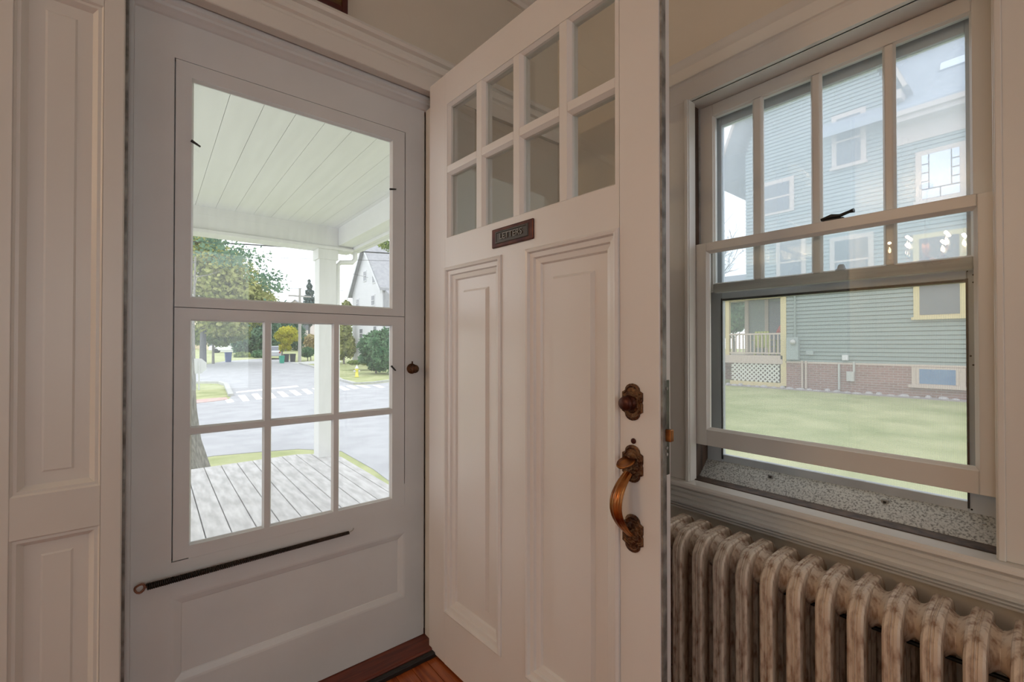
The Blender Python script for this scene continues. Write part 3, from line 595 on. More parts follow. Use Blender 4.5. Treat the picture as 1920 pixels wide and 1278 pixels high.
BARK = mat('grey_bark', (0.16, 0.15, 0.14), 0.9, col2=(0.30, 0.28, 0.26), nscale=12, stretch=(3, 3, 0.6), bump=1.0, bscale=18)
BARKD = mat('dark_grey_bark', (0.10, 0.10, 0.11), 0.9, col2=(0.17, 0.17, 0.18), nscale=6, stretch=(3, 3, 0.5))
LEAF = {'green': leafmat('mid_green_leaves', (0.11, 0.18, 0.05), (0.32, 0.38, 0.12)), 'dark': leafmat('dark_green_leaves', (0.07, 0.14, 0.10), (0.20, 0.31, 0.20)),
        'yellow': leafmat('yellow_green_leaves', (0.40, 0.42, 0.04), (0.78, 0.70, 0.10)), 'olive': leafmat('olive_yellow_leaves', (0.22, 0.26, 0.08), (0.48, 0.48, 0.20)),
        'blue': leafmat('blue_green_needles', (0.09, 0.13, 0.13), (0.20, 0.25, 0.24)), 'orange': leafmat('orange_tinted_leaves', (0.40, 0.30, 0.12), (0.55, 0.48, 0.28)),
        'shrub': leafmat('glossy_shrub_leaves', (0.05, 0.14, 0.06), (0.22, 0.36, 0.20))}

# ---- ground: radial grid heightfield
m = MB(); rings_ = [2.2, 4, 6, 8, 10, 13, 16, 20, 25, 30, 40, 55, 75, 100, 140, 200]
angs = [math.radians(a_) for a_ in range(-40, 141, 4)]
for r_ in rings_:
    for a_ in angs:
        x_, y_ = r_ * math.sin(a_), r_ * math.cos(a_); m.v.append((x_, y_, ground_z(x_, y_)))
na = len(angs)
for i in range(len(rings_) - 1):
    for j in range(na - 1): m.f.append((i * na + j, i * na + j + 1, (i + 1) * na + j + 1, (i + 1) * na + j)); m.sm.append(True)
m.build('ground', GRASS, kind='structure', label='mown lawn around the house', cat='lawn')
def ground_poly(name, mtl, px, lift, **k):
    pts = [ong(a_, b_) for a_, b_ in px]; m = MB()
    import bmesh
    bm = bmesh.new(); vs = [bm.verts.new((p.x, p.y, p.z + lift)) for p in pts]; fc = bm.faces.new(vs); bmesh.ops.triangulate(bm, faces=[fc])
    ex = bmesh.ops.extrude_face_region(bm, geom=list(bm.faces)); 
    for v_ in [g for g in ex['geom'] if isinstance(g, bmesh.types.BMVert)]: v_.co.z -= lift + 0.05
    bmesh.ops.recalc_face_normals(bm, faces=bm.faces)
    me_ = bpy.data.meshes.new(name); bm.to_mesh(me_); bm.free(); me_.materials.append(mtl)
    o = bpy.data.objects.new(name, me_); COL.objects.link(o); return tag(o, **{{'label': 'label', 'cat': 'cat', 'kind': 'kind', 'group': 'group'}[a_]: b_ for a_, b_ in k.items()})
ground_poly('road', ASPH, [(340, 866), (400, 855), (480, 848), (560, 842), (640, 846), (700, 880), (780, 940), (860, 900), (860, 735), (735, 716), (700, 720), (665, 722), (640, 715), (612, 698), (585, 688), (560, 681), (548, 677), (530, 672), (495, 671.5), (421, 677), (388, 683), (340, 692), (300, 703), (300, 719), (358, 718), (412, 719), (424, 723), (433, 744), (428, 749), (358, 757), (300, 768), (300, 872)], 0.012, kind='structure', label='pale asphalt street running away from the porch', cat='street')
ground_poly('pavement', BRICKP, [(300, 768), (358, 757.5), (400, 753), (428, 749), (424, 745.5), (395, 747.5), (358, 751), (300, 757)], 0.03, label='red brick pavement at the stop sign corner', cat='pavement', kind='structure')
ground_poly('driveway', mat('concrete_driveway', (0.52, 0.52, 0.50), 0.9), [(545, 680), (600, 676), (640, 677), (640, 679), (590, 682), (560, 683)], 0.03, kind='structure', label='pale concrete driveway across the street', cat='driveway')
Z4 = lambda a_, b_: (340 + a_ / 4.571, 560 + b_ / 4.571)
for q in ([(375, 868), (430, 860), (455, 885), (395, 895)], [(485, 830), (545, 825), (585, 875), (530, 882)], [(600, 818), (655, 812), (695, 860), (645, 868)], [(730, 806), (770, 802), (815, 850), (770, 857)], [(818, 798), (870, 795), (925, 838), (872, 845)], [(922, 787), (975, 783), (1035, 825), (985, 832)], [(1028, 777), (1075, 773), (1130, 812), (1085, 820)], [(1120, 768), (1165, 764), (1225, 800), (1180, 806)], [(1220, 760), (1262, 757), (1320, 790), (1280, 796)], [(1330, 752), (1370, 748), (1445, 780), (1395, 787)], [(1410, 748), (1455, 742), (1525, 768), (1480, 775)], [(1500, 742), (1550, 738), (1625, 760), (1585, 766)], [(1640, 742), (1690, 740), (1745, 760), (1705, 765)]):
    pts = [ong(*Z4(*c_)) for c_ in q]
    m = MB(); m.prism([(p.x, p.y, p.z + 0.011) for p in pts], (0, 0, 0.006)); m.build('crosswalk_stripe', ROADP, label='white painted crosswalk bar on the street', cat='road marking', group='crosswalk bars')
pts = [ong(*Z4(*c_)) for c_ in [(470, 799), (990, 744), (1008, 755), (470, 809)]]
m = MB(); m.prism([(p.x, p.y, p.z + 0.011) for p in pts], (0, 0, 0.006)); m.build('stop_line', ROADP, label='long white painted stop line beyond the crosswalk bars', cat='road marking')
def kerb(px, label):
    pts = [ong(*c_) + Vector((0, 0, 0.0)) for c_ in px]; m = MB(); m.sweep([p + Vector((0, 0, 0.05)) for p in pts], [(-0.10, -0.08), (0.10, -0.08), (0.10, 0.07), (-0.10, 0.07)], up=(0, 0, 1)); m.build('kerb', KERBM, label=label, cat='kerb')
kerb([(735, 714.5), (700, 719), (665, 720.5), (640, 714), (612, 697.5), (585, 687.5), (562, 682)], 'granite kerb edging the lawn with the hydrant')
kerb([(358, 718.5), (412, 718.5), (424, 723), (433, 743)], 'granite kerb curving round the stop sign verge')

# ---- porch
deck = empty('porch_deck', (0, 3.4, -0.1), label='weathered pale board porch deck outside the storm door', cat='porch deck', kind='structure')
bw = 0.1385; x_ = 1.60 - 24 * bw
seam = onz(437, 998.6, -0.1).x; x_ += (seam - x_) % bw
while x_ + bw < 1.605:
    def yend(xx): return 5.31 if xx < 1.33 else 5.31 - (xx - 1.33) * 1.57
    x1_ = x_ + bw - 0.007
    poly = [(x_, 1.625 - 3.4, -0.028), (x1_, 1.625 - 3.4, -0.028), (x1_, yend(x1_) - 3.4, -0.028), (x_, yend(x_) - 3.4, -0.028)]
    m = MB(); m.prism(poly, (0, 0, 0.028)); m.build('board', DECKM, deck, bevel=0.002); x_ += bw
if x_ < 1.59:
    m = MB(); m.prism([(x_, -1.775, -0.028), (1.60, -1.775, -0.028), (1.60, yend(1.6) - 3.4, -0.028), (x_, yend(x_) - 3.4, -0.028)], (0, 0, 0.028)); m.build('board', DECKM, deck, bevel=0.002)
m = MB(); m.prism([(-1.7, -1.77, -0.06), (1.57, -1.77, -0.06), (1.57, 1.45, -0.06), (1.30, 1.85, -0.06), (-1.7, 1.85, -0.06)], (0, 0, 0.02)); m.build('joist_frame', DECKM, deck)
m = MB(); m.box(-1.7, 1.55, -1.6, 1.8, -0.98, -0.06); m.build('skirt', PORCHW, deck)
pst = empty('porch_post', (1.485, 5.08, -0.1), label='square pale grey porch post at the deck corner', cat='post', kind='structure')
bx('shaft', PORCHW, pst, -0.09, 0.09, -0.09, 0.09, 0.0, 2.24, bevel=0.006)
bx('capital', PORCHW, pst, -0.105, 0.105, -0.105, 0.105, 2.13, 2.24, bevel=0.004)
bx('plinth', PORCHW, pst, -0.092, 0.092, -0.092, 0.092, 0.0, 0.012)
pr = empty('porch_roof', (0, 3.4, 2.14), label='white boarded porch roof with plain beams and gutter', cat='porch roof', kind='structure')
x_ = -1.6; s2 = onz(433, 175, 2.385).x; cw = 0.155; x_ += (s2 - x_) % cw
while x_ < 1.60:
    x1_ = min(x_ + cw - 0.0022, 1.60); bx('ceiling_board', PORCHW, pr, x_, x1_, 1.61 - 3.4, 5.02 - 3.4, 0.245, 0.262); x_ += cw
bx('beam', PORCHW, pr, -1.75, 1.75, 4.98 - 3.4, 5.18 - 3.4, 0.0, 0.25, bevel=0.004)
bx('beam_trim', PORCHW, pr, -1.75, 1.75, 4.95 - 3.4, 4.98 - 3.4, 0.0, 0.03, bevel=0.003)
bx('beam', PORCHW, pr, 1.59, 1.75, 1.62 - 3.4, 4.98 - 3.4, 0.05, 0.25, bevel=0.004)
bx('fascia', PORCHW, pr, 1.75, 1.79, 1.62 - 3.4, 5.25 - 3.4, 0.02, 0.20)
bx('roof_deck', PORCHW, pr, -1.9, 1.9, 1.61 - 3.4, 5.35 - 3.4, 0.265, 0.32)
gp = [(0.055 * math.cos(math.pi * (1 + i / 8)), 0.055 * math.sin(math.pi * (1 + i / 8))) for i in range(9)] + [(0.048 * math.cos(math.pi * (2 - i / 8)), 0.048 * math.sin(math.pi * (2 - i / 8))) for i in range(9)]
m = MB(); m.sweep([Vector((1.845, 1.65 - 3.4, 0.08)), Vector((1.845, 5.25 - 3.4, 0.08))], gp, up=(0, 0, 1)); m.build('gutter', PORCHW, pr)
ds = [Vector((1.80, 5.05 - 3.4, 0.05)), Vector((1.80, 5.05 - 3.4, -0.06)), Vector((1.77, 5.05 - 3.4, -0.10)), Vector((1.64, 5.06 - 3.4, -0.115)), Vector((1.61, 5.07 - 3.4, -0.15)), Vector((1.61, 5.07 - 3.4, -1.0)), Vector((1.61, 5.07 - 3.4, -3.0))]
m = MB(); m.tube(ds, 0.027, 10); m.build('downspout', PORCHW, pr)

# ---- trees
def foliage(name, mtl, blobs, n, size, parent, origin, shell=0.55):
    m = MB(); tot = sum(b_[1][0] * b_[1][1] for b_ in blobs)
    for c_, rad_ in blobs:
        c_ = Vector(c_)
        for _ in range(int(n * rad_[0] * rad_[1] / tot)):
            d = Vector((random.gauss(0, 1), random.gauss(0, 1), random.gauss(0, 1))).normalized()
            k_ = random.uniform(shell, 1.0) ** 0.7 * random.uniform(0.88, 1.08)
            p = c_ + Vector((d.x * rad_[0] * k_, d.y * rad_[0] * k_, d.z * rad_[1] * k_)) - origin
            a_ = Vector((random.gauss(0, 1), random.gauss(0, 1), random.gauss(0, 1))).normalized() * size * random.uniform(0.6, 1.3)
            b_ = a_.cross(d + Vector((0.1, 0.2, 0.05))); 
            if b_.length < 1e-4: continue
            b_ = b_.normalized() * a_.length * 0.6
            i0 = len(m.v); m.v += [tuple(p - a_), tuple(p + b_ * 0.9 - a_ * 0.1), tuple(p + a_), tuple(p - b_ * 0.9 - a_ * 0.1)]; m.f.append((i0, i0 + 1, i0 + 2, i0 + 3)); m.sm.append(False)
    me_ = bpy.data.meshes.new(name); me_.from_pydata(m.v, [], m.f); me_.update(); me_.materials.append(mtl)
    o = bpy.data.objects.new(name, me_); COL.objects.link(o); o.parent = parent; o['kind'] = 'stuff'; return o
def limbs(m, base, top, r, nb, spread, bl):
    m.tube([base, base.lerp(top, 0.5) + Vector((random.uniform(-1, 1) * r, random.uniform(-1, 1) * r, 0)), top], r, 8, r2=r * 0.5)
    for i in range(nb):
        t_ = random.uniform(0.45, 1.0); p = base.lerp(top, t_); a_ = random.uniform(0, 6.28); q = p + Vector((math.cos(a_) * spread, math.sin(a_) * spread, bl * random.uniform(0.5, 1.2)))
        m.tube([p, p.lerp(q, 0.5) + Vector((0, 0, -0.1 * bl)), q], r * 0.38, 6, r2=r * 0.12)
def tree(name, label, px, base_py, dist, trunk_px, blobs_px, n, size, leaf, cat='tree', group=None, bark=BARK, nb=6, shell=0.55, top_py=None):
    # base on the ground under the given column; blobs given as (px, py, radius_px x, radius_px z, extra depth)
    g = at(px, 640, dist); gz = ground_z(g.x, g.y); org = Vector((g.x, g.y, gz))
    root = empty(name, org, label=label, cat=cat, group=group)
    blobs = []
    for bx_, by_, rx_, rz_, dd in blobs_px:
        blobs.append((at(bx_, by_, dist + dd), (rx_ * (dist + dd) / FPX, rz_ * (dist + dd) / FPX)))
    if trunk_px:
        r_ = trunk_px * dist / FPX / 2
        topz = at(px, top_py, dist).z if top_py else blobs[0][0].z
        m = MB(); limbs(m, Vector((0, 0, -0.2)), Vector((0.2 * r_, 0.1, topz - gz)), r_, nb, blobs[0][1][0] * 0.6, blobs[0][1][1] * 0.8); m.build('trunk', bark, root)
    foliage('foliage', LEAF[leaf], blobs, n, size, root, org, shell)
    return root
# big trunk close to the porch
org = Vector((0.18, 8.6, ground_z(0.18, 8.6))); nt_ = empty('street_tree', org, label='thick grey tree trunk standing close beside the porch deck', cat='tree')
m = MB(); P = [(0.22, -0.1, 0.46), (0.16, 0.25, 0.40), (0.10, 0.7, 0.34), (0.07, 1.2, 0.31), (0.05, 1.8, 0.30), (0.0, 2.8, 0.30), (-0.05, 4.2, 0.27), (-0.1, 6.0, 0.22)]
prof = [(math.cos(i * math.pi / 9) * (1 + 0.07 * math.sin(i * 2.7)), math.sin(i * math.pi / 9) * (1 + 0.07 * math.sin(i * 2.7))) for i in range(18)]
m.sweep([Vector((a_, 0, b_)) for a_, b_, c_ in P], prof, smooth=True, scales=[c_ for a_, b_, c_ in P]); m.build('trunk', BARK, nt_)
for q in ((-0.1, 6.0, -1.4, 1.0, 8.0), (-0.1, 5.6, 1.5, -0.4, 7.6)):
    m = MB(); m.tube([Vector((q[0], 0, q[1])), Vector((q[2] * 0.6, q[3] * 0.5, (q[1] + q[4]) / 2)), Vector((q[2], q[3], q[4]))], 0.13, 8, r2=0.05); m.build('branch', BARK, nt_)
foliage('foliage', LEAF['green'], [(org + Vector((-0.5, 0.3, 8.6)), (2.6, 1.5))], 2500, 0.14, nt_, org)

tree('broadleaf_tree', 'large green street tree with a wide crown beyond the stop sign', 381, 676, 38, 12, [(400, 520, 78, 70, 0), (452, 555, 62, 48, 1), (375, 470, 40, 38, -2), (420, 600, 55, 32, 0), (475, 575, 45, 36, 3)], 15000, 0.20, 'olive', bark=BARKD, nb=8, shell=0.3)
tree('broadleaf_tree', 'slender green street tree with a thin trunk beside the large street tree', 400, 672, 42, 5, [(405, 618, 34, 24, 0), (438, 622, 30, 20, 2), (378, 628, 26, 20, 0), (415, 640, 18, 10, 0)], 6500, 0.17, 'green', nb=5, shell=0.3)
tree('leaning_branch_tree', 'thin leafy boughs reaching over the street wires', 365, 676, 22, 6, [(440, 480, 70, 26, 0), (500, 520, 42, 18, 0), (520, 540, 30, 12, 0), (400, 450, 45, 18, 0), (515, 570, 30, 9, 0)], 1100, 0.10, 'dark', nb=10, shell=0.1)
tree('evergreen_tree', 'tall blue-green spruce beyond the end of the street', 580, 668, 74, 5, [(580, 598, 24, 12, 0), (580, 584, 18, 10, 0), (581, 571, 14, 9, 0), (580, 559, 11, 8, 0), (581, 548, 8, 7, 0), (580, 537, 5, 7, 0), (580, 528, 2.5, 5, 0)], 3000, 0.22, 'blue', nb=3, bark=BARKD)
tree('dark_tree', 'dense dark green tree at the bend of the street', 478, 671, 62, 6, [(478, 625, 30, 36, 0), (500, 630, 24, 34, 1), (458, 640, 22, 26, 0)], 8000, 0.24, 'dark', nb=5)
tree('dark_tree', 'dense dark green tree behind the yellow maple', 536, 668, 78, 6, [(540, 622, 26, 30, 0), (522, 606, 20, 28, 2), (556, 632, 18, 26, 2)], 7000, 0.24, 'dark', nb=5)
tree('yellow_maple', 'small bright yellow green maple with a forked trunk', 530, 672, 47, 3, [(540, 621, 17, 10, 0), (553, 632, 11, 8, 0), (523, 630, 8, 9, 0), (537, 638, 11, 9, 0), (529, 651, 6, 8, 0), (541, 652, 5, 6, 0)], 2600, 0.13, 'yellow', nb=3)
tree('orange_shrub', 'orange tinted leafy shrub beside the utility pole', 583, 672, 50, 2, [(583, 640, 12, 14, 0), (580, 655, 12, 10, 0)], 1300, 0.15, 'orange', nb=2, cat='shrub')
tree('round_shrub', 'rounded dark shrub below the orange tinted one', 577, 672, 48, 2, [(576, 660, 13, 10, 0)], 1200, 0.12, 'shrub', nb=2, cat='shrub')
tree('hedge_shrub', 'low green hedge shrub beside the white parked van', 456, 675, 55, 2, [(456, 668, 16, 9, 0), (470, 671, 10, 6, 0)], 1500, 0.14, 'green', nb=1, cat='shrub')
tree('hedge_shrub', 'low grey green shrub at the road bend', 484, 673, 54, 2, [(486, 664, 13, 8, 0)], 1000, 0.14, 'shrub', nb=1, cat='shrub')
tree('yellowing_tree', 'yellowing tree standing left of the white gabled house', 645, 676, 44, 4, [(643, 620, 16, 26, 0), (650, 582, 11, 20, 2), (638, 655, 15, 20, 0), (655, 650, 12, 22, 0), (646, 598, 10, 16, 0)], 5200, 0.17, 'olive', nb=4)
tree('large_shrub', 'big dark green shrub in front of the white gabled house', 705, 694, 33, 4, [(705, 645, 28, 26, 0), (722, 668, 24, 28, -1), (688, 648, 18, 18, 0), (738, 655, 26, 36, 0), (708, 682, 20, 14, 0), (684, 672, 12, 10, 0), (726, 628, 16, 14, 0)], 11000, 0.12, 'shrub', nb=6, cat='shrub')
tree('ground_cover', 'low leafy ground cover at the lawn edge under the big shrub', 672, 680, 36, None, [(668, 679, 16, 4, 0), (690, 680, 14, 4, 0)], 900, 0.12, 'green', cat='shrub')
tree('overhanging_tree', 'green leafy boughs above the roof of the white gabled house', 735, 690, 30, 5, [(722, 458, 16, 9, 0), (735, 462, 18, 10, 0), (712, 452, 12, 5, 0)], 700, 0.10, 'green', nb=3, shell=0.2)
for i, (px_, py_, d_, lf_, w_, h_) in enumerate(((350, 640, 100, 'green', 34, 40), (440, 645, 118, 'olive', 30, 26), (505, 640, 136, 'dark', 34, 36), (602, 640, 118, 'dark', 28, 34), (668, 640, 136, 'green', 34, 34))):
    tree('distant_tree', ['distant green tree at the far left of the street end', 'distant pale olive tree behind the white cottage', 'distant dark tree filling the gap at the street bend', 'distant dark tree behind the porch post', 'distant green tree behind the white gabled house'][i], px_, 664, d_, 5, [(px_, py_, w_, h_, 0), (px_ + 12, py_ + 8, w_ * 0.7, h_ * 0.7, 2)], 2600, 0.45, lf_, group='trees at the end of the street', nb=3)

# ---- street furniture
WHITEM = mat('white_house_paint', (0.66, 0.66, 0.69), 0.7); ROOFM = mat('grey_shingle_roof', (0.30, 0.30, 0.32), 0.85, col2=(0.36, 0.36, 0.38), nscale=3)
STEELM = mat('galvanised_sign_back', (0.50, 0.50, 0.50), 0.5, metal=0.4); YELM = mat('hydrant_yellow', (0.80, 0.70, 0.10), 0.5)
WINM = mat('dark_window_glass', (0.18, 0.19, 0.22), 0.15); POLEM = mat('weathered_pole_wood', (0.42, 0.40, 0.38), 0.8)
p = ong(373, 731); d_ = (p - CO).dot(_F)
ss = empty('stop_sign', p, label='octagonal stop sign seen from its grey back', cat='street sign')
zt = at(370, 686, d_).z - p.z; rr = 0.40
MB().box(-0.03, 0.03, -0.02, 0.02, -0.1, zt + 0.25).build('sign_post', STEELM, ss)
m = MB(); m.prism([(rr * math.cos(math.pi / 8 + i * math.pi / 4) - 0.06, 0.03, zt + rr * math.sin(math.pi / 8 + i * math.pi / 4)) for i in range(8)], (0, 0.006, 0)); m.build('sign_plate', STEELM, ss)
p = ong(669, 706.5)
hy = empty('fire_hydrant', p, label='yellow and white fire hydrant on the corner lawn', cat='hydrant')
k_ = 0.88
MB().lathe([(0.16 * k_, 0.0), (0.16 * k_, 0.05), (0.11 * k_, 0.06), (0.11 * k_, 0.48), (0.15 * k_, 0.50), (0.15 * k_, 0.54), (0.12 * k_, 0.56)], (0, 0, 0), 'z', 14).build('barrel', YELM, hy)
MB().lathe([(0.14 * k_, 0.56), (0.12 * k_, 0.64), (0.06 * k_, 0.72), (0.03 * k_, 0.74), (0.03 * k_, 0.80)], (0, 0, 0), 'z', 14).build('bonnet', WHITEM, hy)
for s_ in (-1, 1): MB().lathe([(0.06, 0.08 * s_), (0.06, 0.20 * s_), (0.02, 0.22 * s_)], (0, 0, 0.40), 'x', 10).build('nozzle', WHITEM, hy)
def far(px, dist): g = at(px, 640, dist); return Vector((g.x, g.y, ground_z(g.x, g.y)))
up = far(562, 46); uo = empty('utility_pole', up, label='grey wooden utility pole with crossarm beyond the porch post', cat='utility pole')
hh = at(562, 540, 46).z - up.z
m = MB(); m.tube([Vector((0, 0, -0.3)), Vector((0, 0, hh))], 0.17, 10, r2=0.12); m.build('pole', POLEM, uo)
bx('crossarm', POLEM, uo, -1.1, 1.1, -0.06, 0.06, hh - 0.9, hh - 0.75)
m = MB(); m.lathe([(0.22, 0.0), (0.22, 0.7), (0.05, 0.78)], (0.35, 0, hh - 3.2), 'z', 12); m.build('transformer', STEELM, uo)
WIRE = mat('black_cable', (0.02, 0.02, 0.02), 0.6)
for i, (pts_, r_) in enumerate((([(330, 451, 23), (480, 459, 24), (600, 467, 24.5), (735, 475, 25), (800, 480, 25)], 0.035), ([(330, 486, 30), (480, 482, 30), (590, 485, 30), (740, 489, 30)], 0.012), ([(440, 483, 38), (540, 487, 39.5), (620, 503, 41), (690, 520, 42)], 0.012), ([(330, 541, 44), (450, 541.5, 45), (562, 540.5, 46), (650, 545, 46)], 0.02))):
    m = MB(); m.tube([at(*q_) for q_ in pts_], r_, 6); m.build('overhead_wire', WIRE, label=['thick black overhead cable crossing below the porch beam', 'thin overhead wire just below the thick black cable', 'thin overhead wire sagging towards the white gabled house', 'overhead wire running level past the top of the utility pole'][i], cat='wire')
# bins
def bin_(label, px, dist, h, col_, nm):
    o = empty('wheelie_bin', far(px, dist), label=label, cat='bin'); w = h * 0.29
    m = MB(); m.hexa([(-w * .8, -w * .8, 0), (w * .8, -w * .8, 0), (w * .8, w * .8, 0), (-w * .8, w * .8, 0)], [(-w, -w, h * .9), (w, -w, h * .9), (w, w, h * .9), (-w, w, h * .9)]); m.build('bin_body', col_, o, bevel=0.02)
    bx('lid', col_, o, -w * 1.08, w * 1.08, -w * 1.1, w * 1.05, h * .9, h, bevel=0.03)
bin_('green wheelie bin at the kerb below the yellow maple', 528.5, 44, 0.75, mat('green_plastic', (0.05, 0.36, 0.26), 0.5), 'g')
bin_('black wheelie bin next to the green one', 536.5, 46, 0.85, mat('black_plastic', (0.06, 0.06, 0.07), 0.5), 'b')
bin_('black wheelie bin standing nearest the grass bank', 549, 46.5, 0.85, MATS['black_plastic'], 'c')
bin_('blue wheelie bin beside the white parked van', 428, 45, 1.0, mat('blue_plastic', (0.08, 0.12, 0.30), 0.5), 'd')
def car(label, px, dist, rz, paint, van=False):
    o = empty('parked_car', far(px, dist), rz, label=label, cat='car')
    sec = [(-2.2, 0.35), (-2.2, 0.85), (-2.0, 0.95), (-1.7, 1.0), (-1.25, 1.48), (0.3, 1.5), (1.0, 1.02), (2.05, 0.85), (2.2, 0.6), (2.2, 0.35)]
    if van: sec = [(-2.3, 0.35), (-2.3, 1.75), (-2.2, 1.9), (1.0, 1.9), (1.6, 1.15), (2.25, 1.0), (2.35, 0.35)]
    m = MB(); m.prism([(-0.85, a_, b_) for a_, b_ in sec], (1.7, 0, 0)); m.build('body', paint, o, bevel=0.08, seg=2)
    g = [(-1.62, 1.02), (-1.22, 1.42), (0.28, 1.44), (0.88, 1.04)] if not van else [(0.1, 1.2), (0.1, 1.75), (0.98, 1.78), (1.42, 1.2)]
    m = MB(); m.prism([(-0.862, a_, b_) for a_, b_ in g], (1.724, 0, 0)); m.build('side_glass', WINM, o)
    bx('rear_glass', WINM, o, -0.68, 0.68, -2.31 if van else -1.72, -2.28 if van else -1.5, 1.2, 1.7) if van else MB().hexa([(-0.68, -1.70, 1.03), (0.68, -1.70, 1.03), (0.68, -1.66, 1.0), (-0.68, -1.66, 1.0)], [(-0.6, -1.32, 1.44), (0.6, -1.32, 1.44), (0.6, -1.27, 1.40), (-0.6, -1.27, 1.40)]).build('rear_glass', WINM, o)
    for y_ in (-1.35, 1.4):
        for s_ in (-1, 1): MB().lathe([(0.32, 0.62 * s_), (0.33, 0.66 * s_), (0.33, 0.86 * s_), (0.20, 0.88 * s_), (0.02, 0.87 * s_)], (0, y_, 0.32), 'x', 16).build('wheel', BLACK, o)
    for s_ in (-1, 1): bx('tail_light', mat('red_tail_light', (0.4, 0.02, 0.02), 0.3) if 'red_tail_light' not in MATS else MATS['red_tail_light'], o, s_ * 0.75 - 0.09, s_ * 0.75 + 0.09, -2.32 if van else -2.22, -2.15, 0.70, 0.88)
car('silver car parked past the green wheelie bin', 513, 52, math.radians(-14), mat('silver_car_paint', (0.55, 0.56, 0.60), 0.25, metal=0.3))
car('white van parked under the street trees', 427, 68, math.radians(75), mat('white_car_paint', (0.75, 0.75, 0.77), 0.3), True)

# ---- white gabled house across the street
def house_windows(o, plane, rects, trimm, glassm, depth, axis='x', fw=0.12):
    for (y0, y1, z0, z1) in rects:
        w = bx('window', trimm, o, plane - depth, plane, y0 - fw, y1 + fw, z0 - fw, z1 + fw)
        bx('window_pane', glassm, w, plane - depth - 0.02, plane - depth, y0, y1, z0, z1)
        bx('sash_bar', trimm, w, plane - depth - 0.035, plane - depth - 0.02, y0, y1, (z0 + z1) / 2 - 0.03, (z0 + z1) / 2 + 0.03)
gz = ground_z(16, 40) - 0.2
wh = empty('gabled_house', (16, 42, gz), label='tall white gabled house with grey shingle roof across the street', cat='house')
y0, y1, ze, zp = 38.0 - 42, 45.6 - 42, 6.3 - gz, 10.7 - gz
m = MB(); m.prism([(0, y0, 0), (0, y1, 0), (0, y1, ze), (0, 0.0, zp), (0, y0, ze)], (11, 0, 0)); m.build('walls', WHITEM, wh)
for s_, ya in ((-1, y0), (1, y1)):
    sl = (zp - ze) / abs(ya); yo = ya * 1.09; zo = ze - sl * abs(ya) * 0.09
    m = MB(); m.hexa([(-0.4, 0, zp + 0.02), (-0.4, yo, zo + 0.02), (11.4, yo, zo + 0.02), (11.4, 0, zp + 0.02)], [(-0.4, 0, zp + 0.30), (-0.4, yo, zo + 0.28), (11.4, yo, zo + 0.28), (11.4, 0, zp + 0.30)]); m.build('roof_slope', ROOFM, wh)
    m = MB(); m.hexa([(-0.44, 0, zp - 0.25), (-0.44, yo, zo - 0.25), (-0.40, yo, zo - 0.25), (-0.40, 0, zp - 0.25)], [(-0.44, 0, zp + 0.1), (-0.44, yo, zo + 0.1), (-0.40, yo, zo + 0.1), (-0.40, 0, zp + 0.1)]); m.build('rake_board', WHITEM, wh)
rc = []
for (a_, b_, c_, d2) in ((684.5, 510, 3, 15), (701.5, 505, 3, 23), (671, 562, 3, 13), (700, 555, 4, 16), (678, 617, 4, 16), (704, 612, 4, 20)):
    q0 = onx(a_ - c_ / 2 - 0.5, b_, 16.0); q1 = onx(a_ + c_ / 2 + 0.5, b_ + d2, 16.0); ya, yb = sorted((q0.y - 42, q1.y - 42)); rc.append((ya, yb, q1.z - gz, q0.z - gz))
house_windows(wh, 0.0, rc, WHITEM, WINM, 0.05)
m = MB(); m.box(0.5, 8, -7.5, y0, 0, 5.2); m.build('side_wing', WHITEM, wh)
m = MB(); m.hexa([(0.1, -7.8, 5.1), (0.1, y0, 5.1), (8.4, y0, 5.1), (8.4, -7.8, 5.1)], [(0.1, -7.8, 5.3), (0.1, y0, 7.2), (8.4, y0, 7.2), (8.4, -7.8, 5.3)]); m.build('wing_roof', ROOFM, wh)
# smaller far houses
def cottage(label, px, dist, w, h, rz, paint):
    o = empty('far_house', far(px, dist), rz, label=label, cat='house')
    m = MB(); m.prism([(-w / 2, 0, 0), (w / 2, 0, 0), (w / 2, 0, h * .6), (0, 0, h), (-w / 2, 0, h * .6)], (0, w, 0)); m.build('walls', paint, o)
    for s_ in (-1, 1):
        m = MB(); m.hexa([(0, -0.3, h), (s_ * w * .55, -0.3, h * .56), (s_ * w * .55, w + .3, h * .56), (0, w + .3, h)], [(0, -0.3, h + .2), (s_ * w * .55, -0.3, h * .56 + .2), (s_ * w * .55, w + .3, h * .56 + .2), (0, w + .3, h + .2)]); m.build('roof_slope', ROOFM, o)
    for x_ in (-w * .22, w * .22):
        for z_ in (h * .12, h * .38): bx('window', WINM, o, x_ - w * .07, x_ + w * .07, -0.04, 0.0, z_, z_ + h * .15)
cottage('small white cottage behind the parked white van', 446, 72, 5.5, 5.2, math.radians(-20), WHITEM)
cottage('cream cottage among the trees left of the white cottage', 412, 80, 6, 5.5, math.radians(-10), mat('cream_house_paint', (0.72, 0.62, 0.45), 0.7))
cottage('pinkish house with grey roof behind the utility pole', 553, 92, 9, 10, math.radians(-25), mat('pink_house_paint', (0.66, 0.58, 0.58), 0.7))
cottage('pale cream house at the end behind the large street tree', 352, 84, 7, 7.0, 0, MATS['cream_house_paint'])

